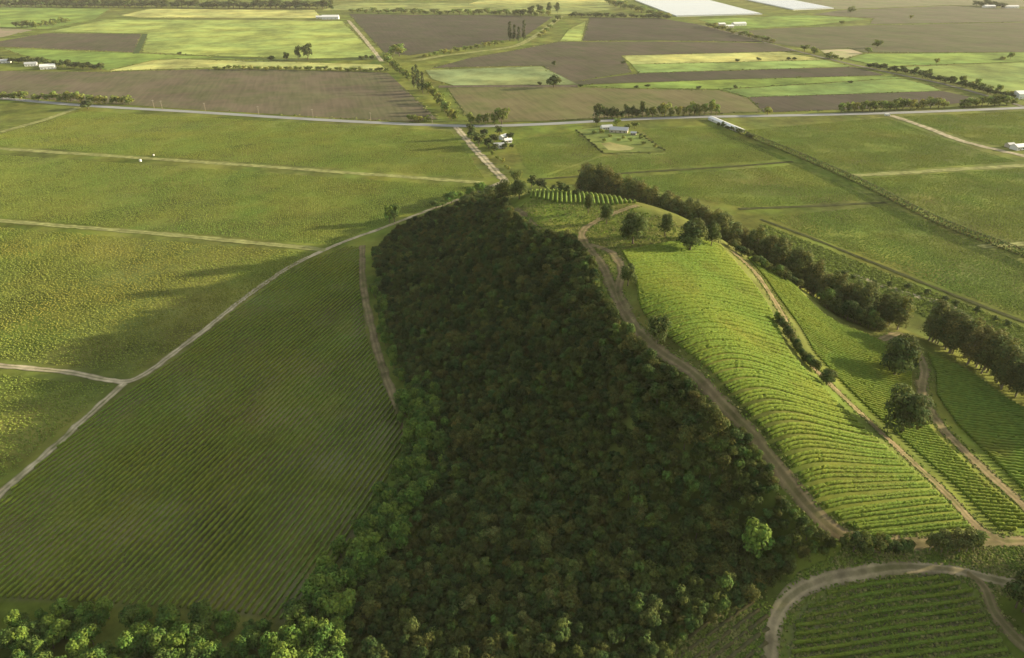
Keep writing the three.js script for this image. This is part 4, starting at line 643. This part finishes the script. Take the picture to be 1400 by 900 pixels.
house(1352, 10.5, 36, 5, 16, 3, 0.1, M.white, M.white, 'farthest white shed beside dark trees', 'far_shed', 'shed');
house(1381, 11, 50, 5, 16, 3, 0.1, M.white, M.white, 'long farthest white shed on the brown field', 'far_shed', 'shed');
// plastic greenhouses: rows of arched tunnels under one cover
function greenhouse(pix, label) {
  const p = pix.map(([u, v]) => onPlane(u, v).slice(0, 2)), [a, b, c, d] = p, n = 28, x0 = p.reduce((s, q) => s + q[0], 0) / 4, z0 = p.reduce((s, q) => s + q[1], 0) / 4, g = group('greenhouse', x0, 0, z0, 0, label, 'greenhouse', 'white plastic greenhouses'), parts = [], P = [], I = [];
  const arc = 7; for (let k = 0; k <= n * arc; k++) { const t = k / (n * arc), f = (k % arc) / arc, y = 2.5 + 0.9 * Math.sqrt(Math.max(0, 1 - (2 * f - 1) ** 2)); for (const [m, q] of [[a, d], [b, c]]) P.push(lerp(m[0], q[0], t) - x0, y, lerp(m[1], q[1], t) - z0); if (k) { const e = k * 2; I.push(e - 2, e, e - 1, e - 1, e, e + 1); } }
  const geo = new THREE.BufferGeometry(); geo.setAttribute('position', new THREE.Float32BufferAttribute(P, 3)); geo.setIndex(I); geo.computeVertexNormals();
  const mm = M.plastic.clone(); mm.side = THREE.DoubleSide; mesh('cover', geo, mm, g);
  for (let e = 0; e < 4; e++) { const m = p[e], q = p[(e + 1) % 4], L = Math.hypot(q[0] - m[0], q[1] - m[1]), w = box(L, 2.5, 0.2); w.rotateY(-Math.atan2(q[1] - m[1], q[0] - m[0])); w.translate((m[0] + q[0]) / 2 - x0, 1.25, (m[1] + q[1]) / 2 - z0); mesh('side_wall', w, M.plastic, g); }
}
greenhouse([[925, 23], [868, 1], [962, -1], [1042, 20]], 'large block of white plastic greenhouses in the far distance');
greenhouse([[1085, 14], [1015, -1], [1070, -2], [1140, 12]], 'smaller white greenhouse block right of the large one');
// utility poles along the paved road
for (const [u, v] of [[211, 149], [222, 150], [281, 153], [354, 158], [428, 162], [507, 167], [591, 170], [812, 166]]) {
  const [x, z] = onPlane(u, v), g = group('utility_pole', x, 0, z, -TG * 0.3, 'pale wooden utility pole beside the paved road', 'pole', 'utility poles along the paved road');
  const s = new THREE.CylinderGeometry(0.16, 0.24, 10, 8); s.translate(0, 5, 0); mesh('post', s, M.paleBark, g); mesh('crossarm', box(2.2, 0.16, 0.16, 0, 9.3, 0.27), M.wood, g); for (const k of [-0.9, 0, 0.9]) { const c = new THREE.CylinderGeometry(0.07, 0.1, 0.3, 6); c.translate(k, 9.53, 0.27); mesh('insulator', c, M.white, g); }
}
// white van waiting at the junction
{
  const [x, z] = onPlane(1213, 158.5), g = group('van', x, 0.18, z, 0.15, 'white van by the junction of the paved road and the pale farm track', 'van');
  const s = new THREE.Shape([[-3, 0.45], [3, 0.45], [3, 1.3], [2.3, 1.5], [1.7, 2.4], [-2.9, 2.5], [-3, 2.2]].map(([a, b]) => new THREE.Vector2(a, b))), b = new THREE.ExtrudeGeometry(s, { depth: 1.8, bevelEnabled: true, bevelSize: 0.1, bevelThickness: 0.1, bevelSegments: 2 }); b.translate(0, 0, -0.9);
  mesh('body', b, M.white, g); mesh('windscreen', box(0.06, 0.8, 1.6, 2.15, 1.95, 0).rotateZ(0), M.glass, g);
  for (const [a, c] of [[-1.9, -1], [-1.9, 1], [1.9, -1], [1.9, 1]]) { const w = new THREE.CylinderGeometry(0.42, 0.42, 0.25, 14); w.rotateX(Math.PI / 2); w.translate(a, 0.42, c); mesh('wheel', w, M.dark, g); }
}
// small white water tanks in the left vineyard
for (const [u, v, s, l] of [[192, 221, 0.75, 'white water tank standing in the vines below the straw track'], [210, 213, 0.5, 'smaller white water tank just above the straw track']]) {
  const [x, z] = onPlane(u, v), g = group('water_tank', x, 0, z, 0, l, 'tank'), q = new THREE.LatheGeometry([[0, 0], [1.3 * s, 0], [1.35 * s, 0.2], [1.35 * s, 2.2 * s], [1.1 * s, 2.6 * s], [0.3, 2.8 * s], [0, 2.8 * s]].map(([a, b]) => new THREE.Vector2(a, b)), 18); mesh('shell', q, M.white, g); const c = new THREE.CylinderGeometry(0.32, 0.32, 0.2, 12); c.translate(0, 2.9 * s, 0); mesh('lid', c, M.dark, g);
}
shade(scene);
console.log('done');
renderer.render(scene, camera);
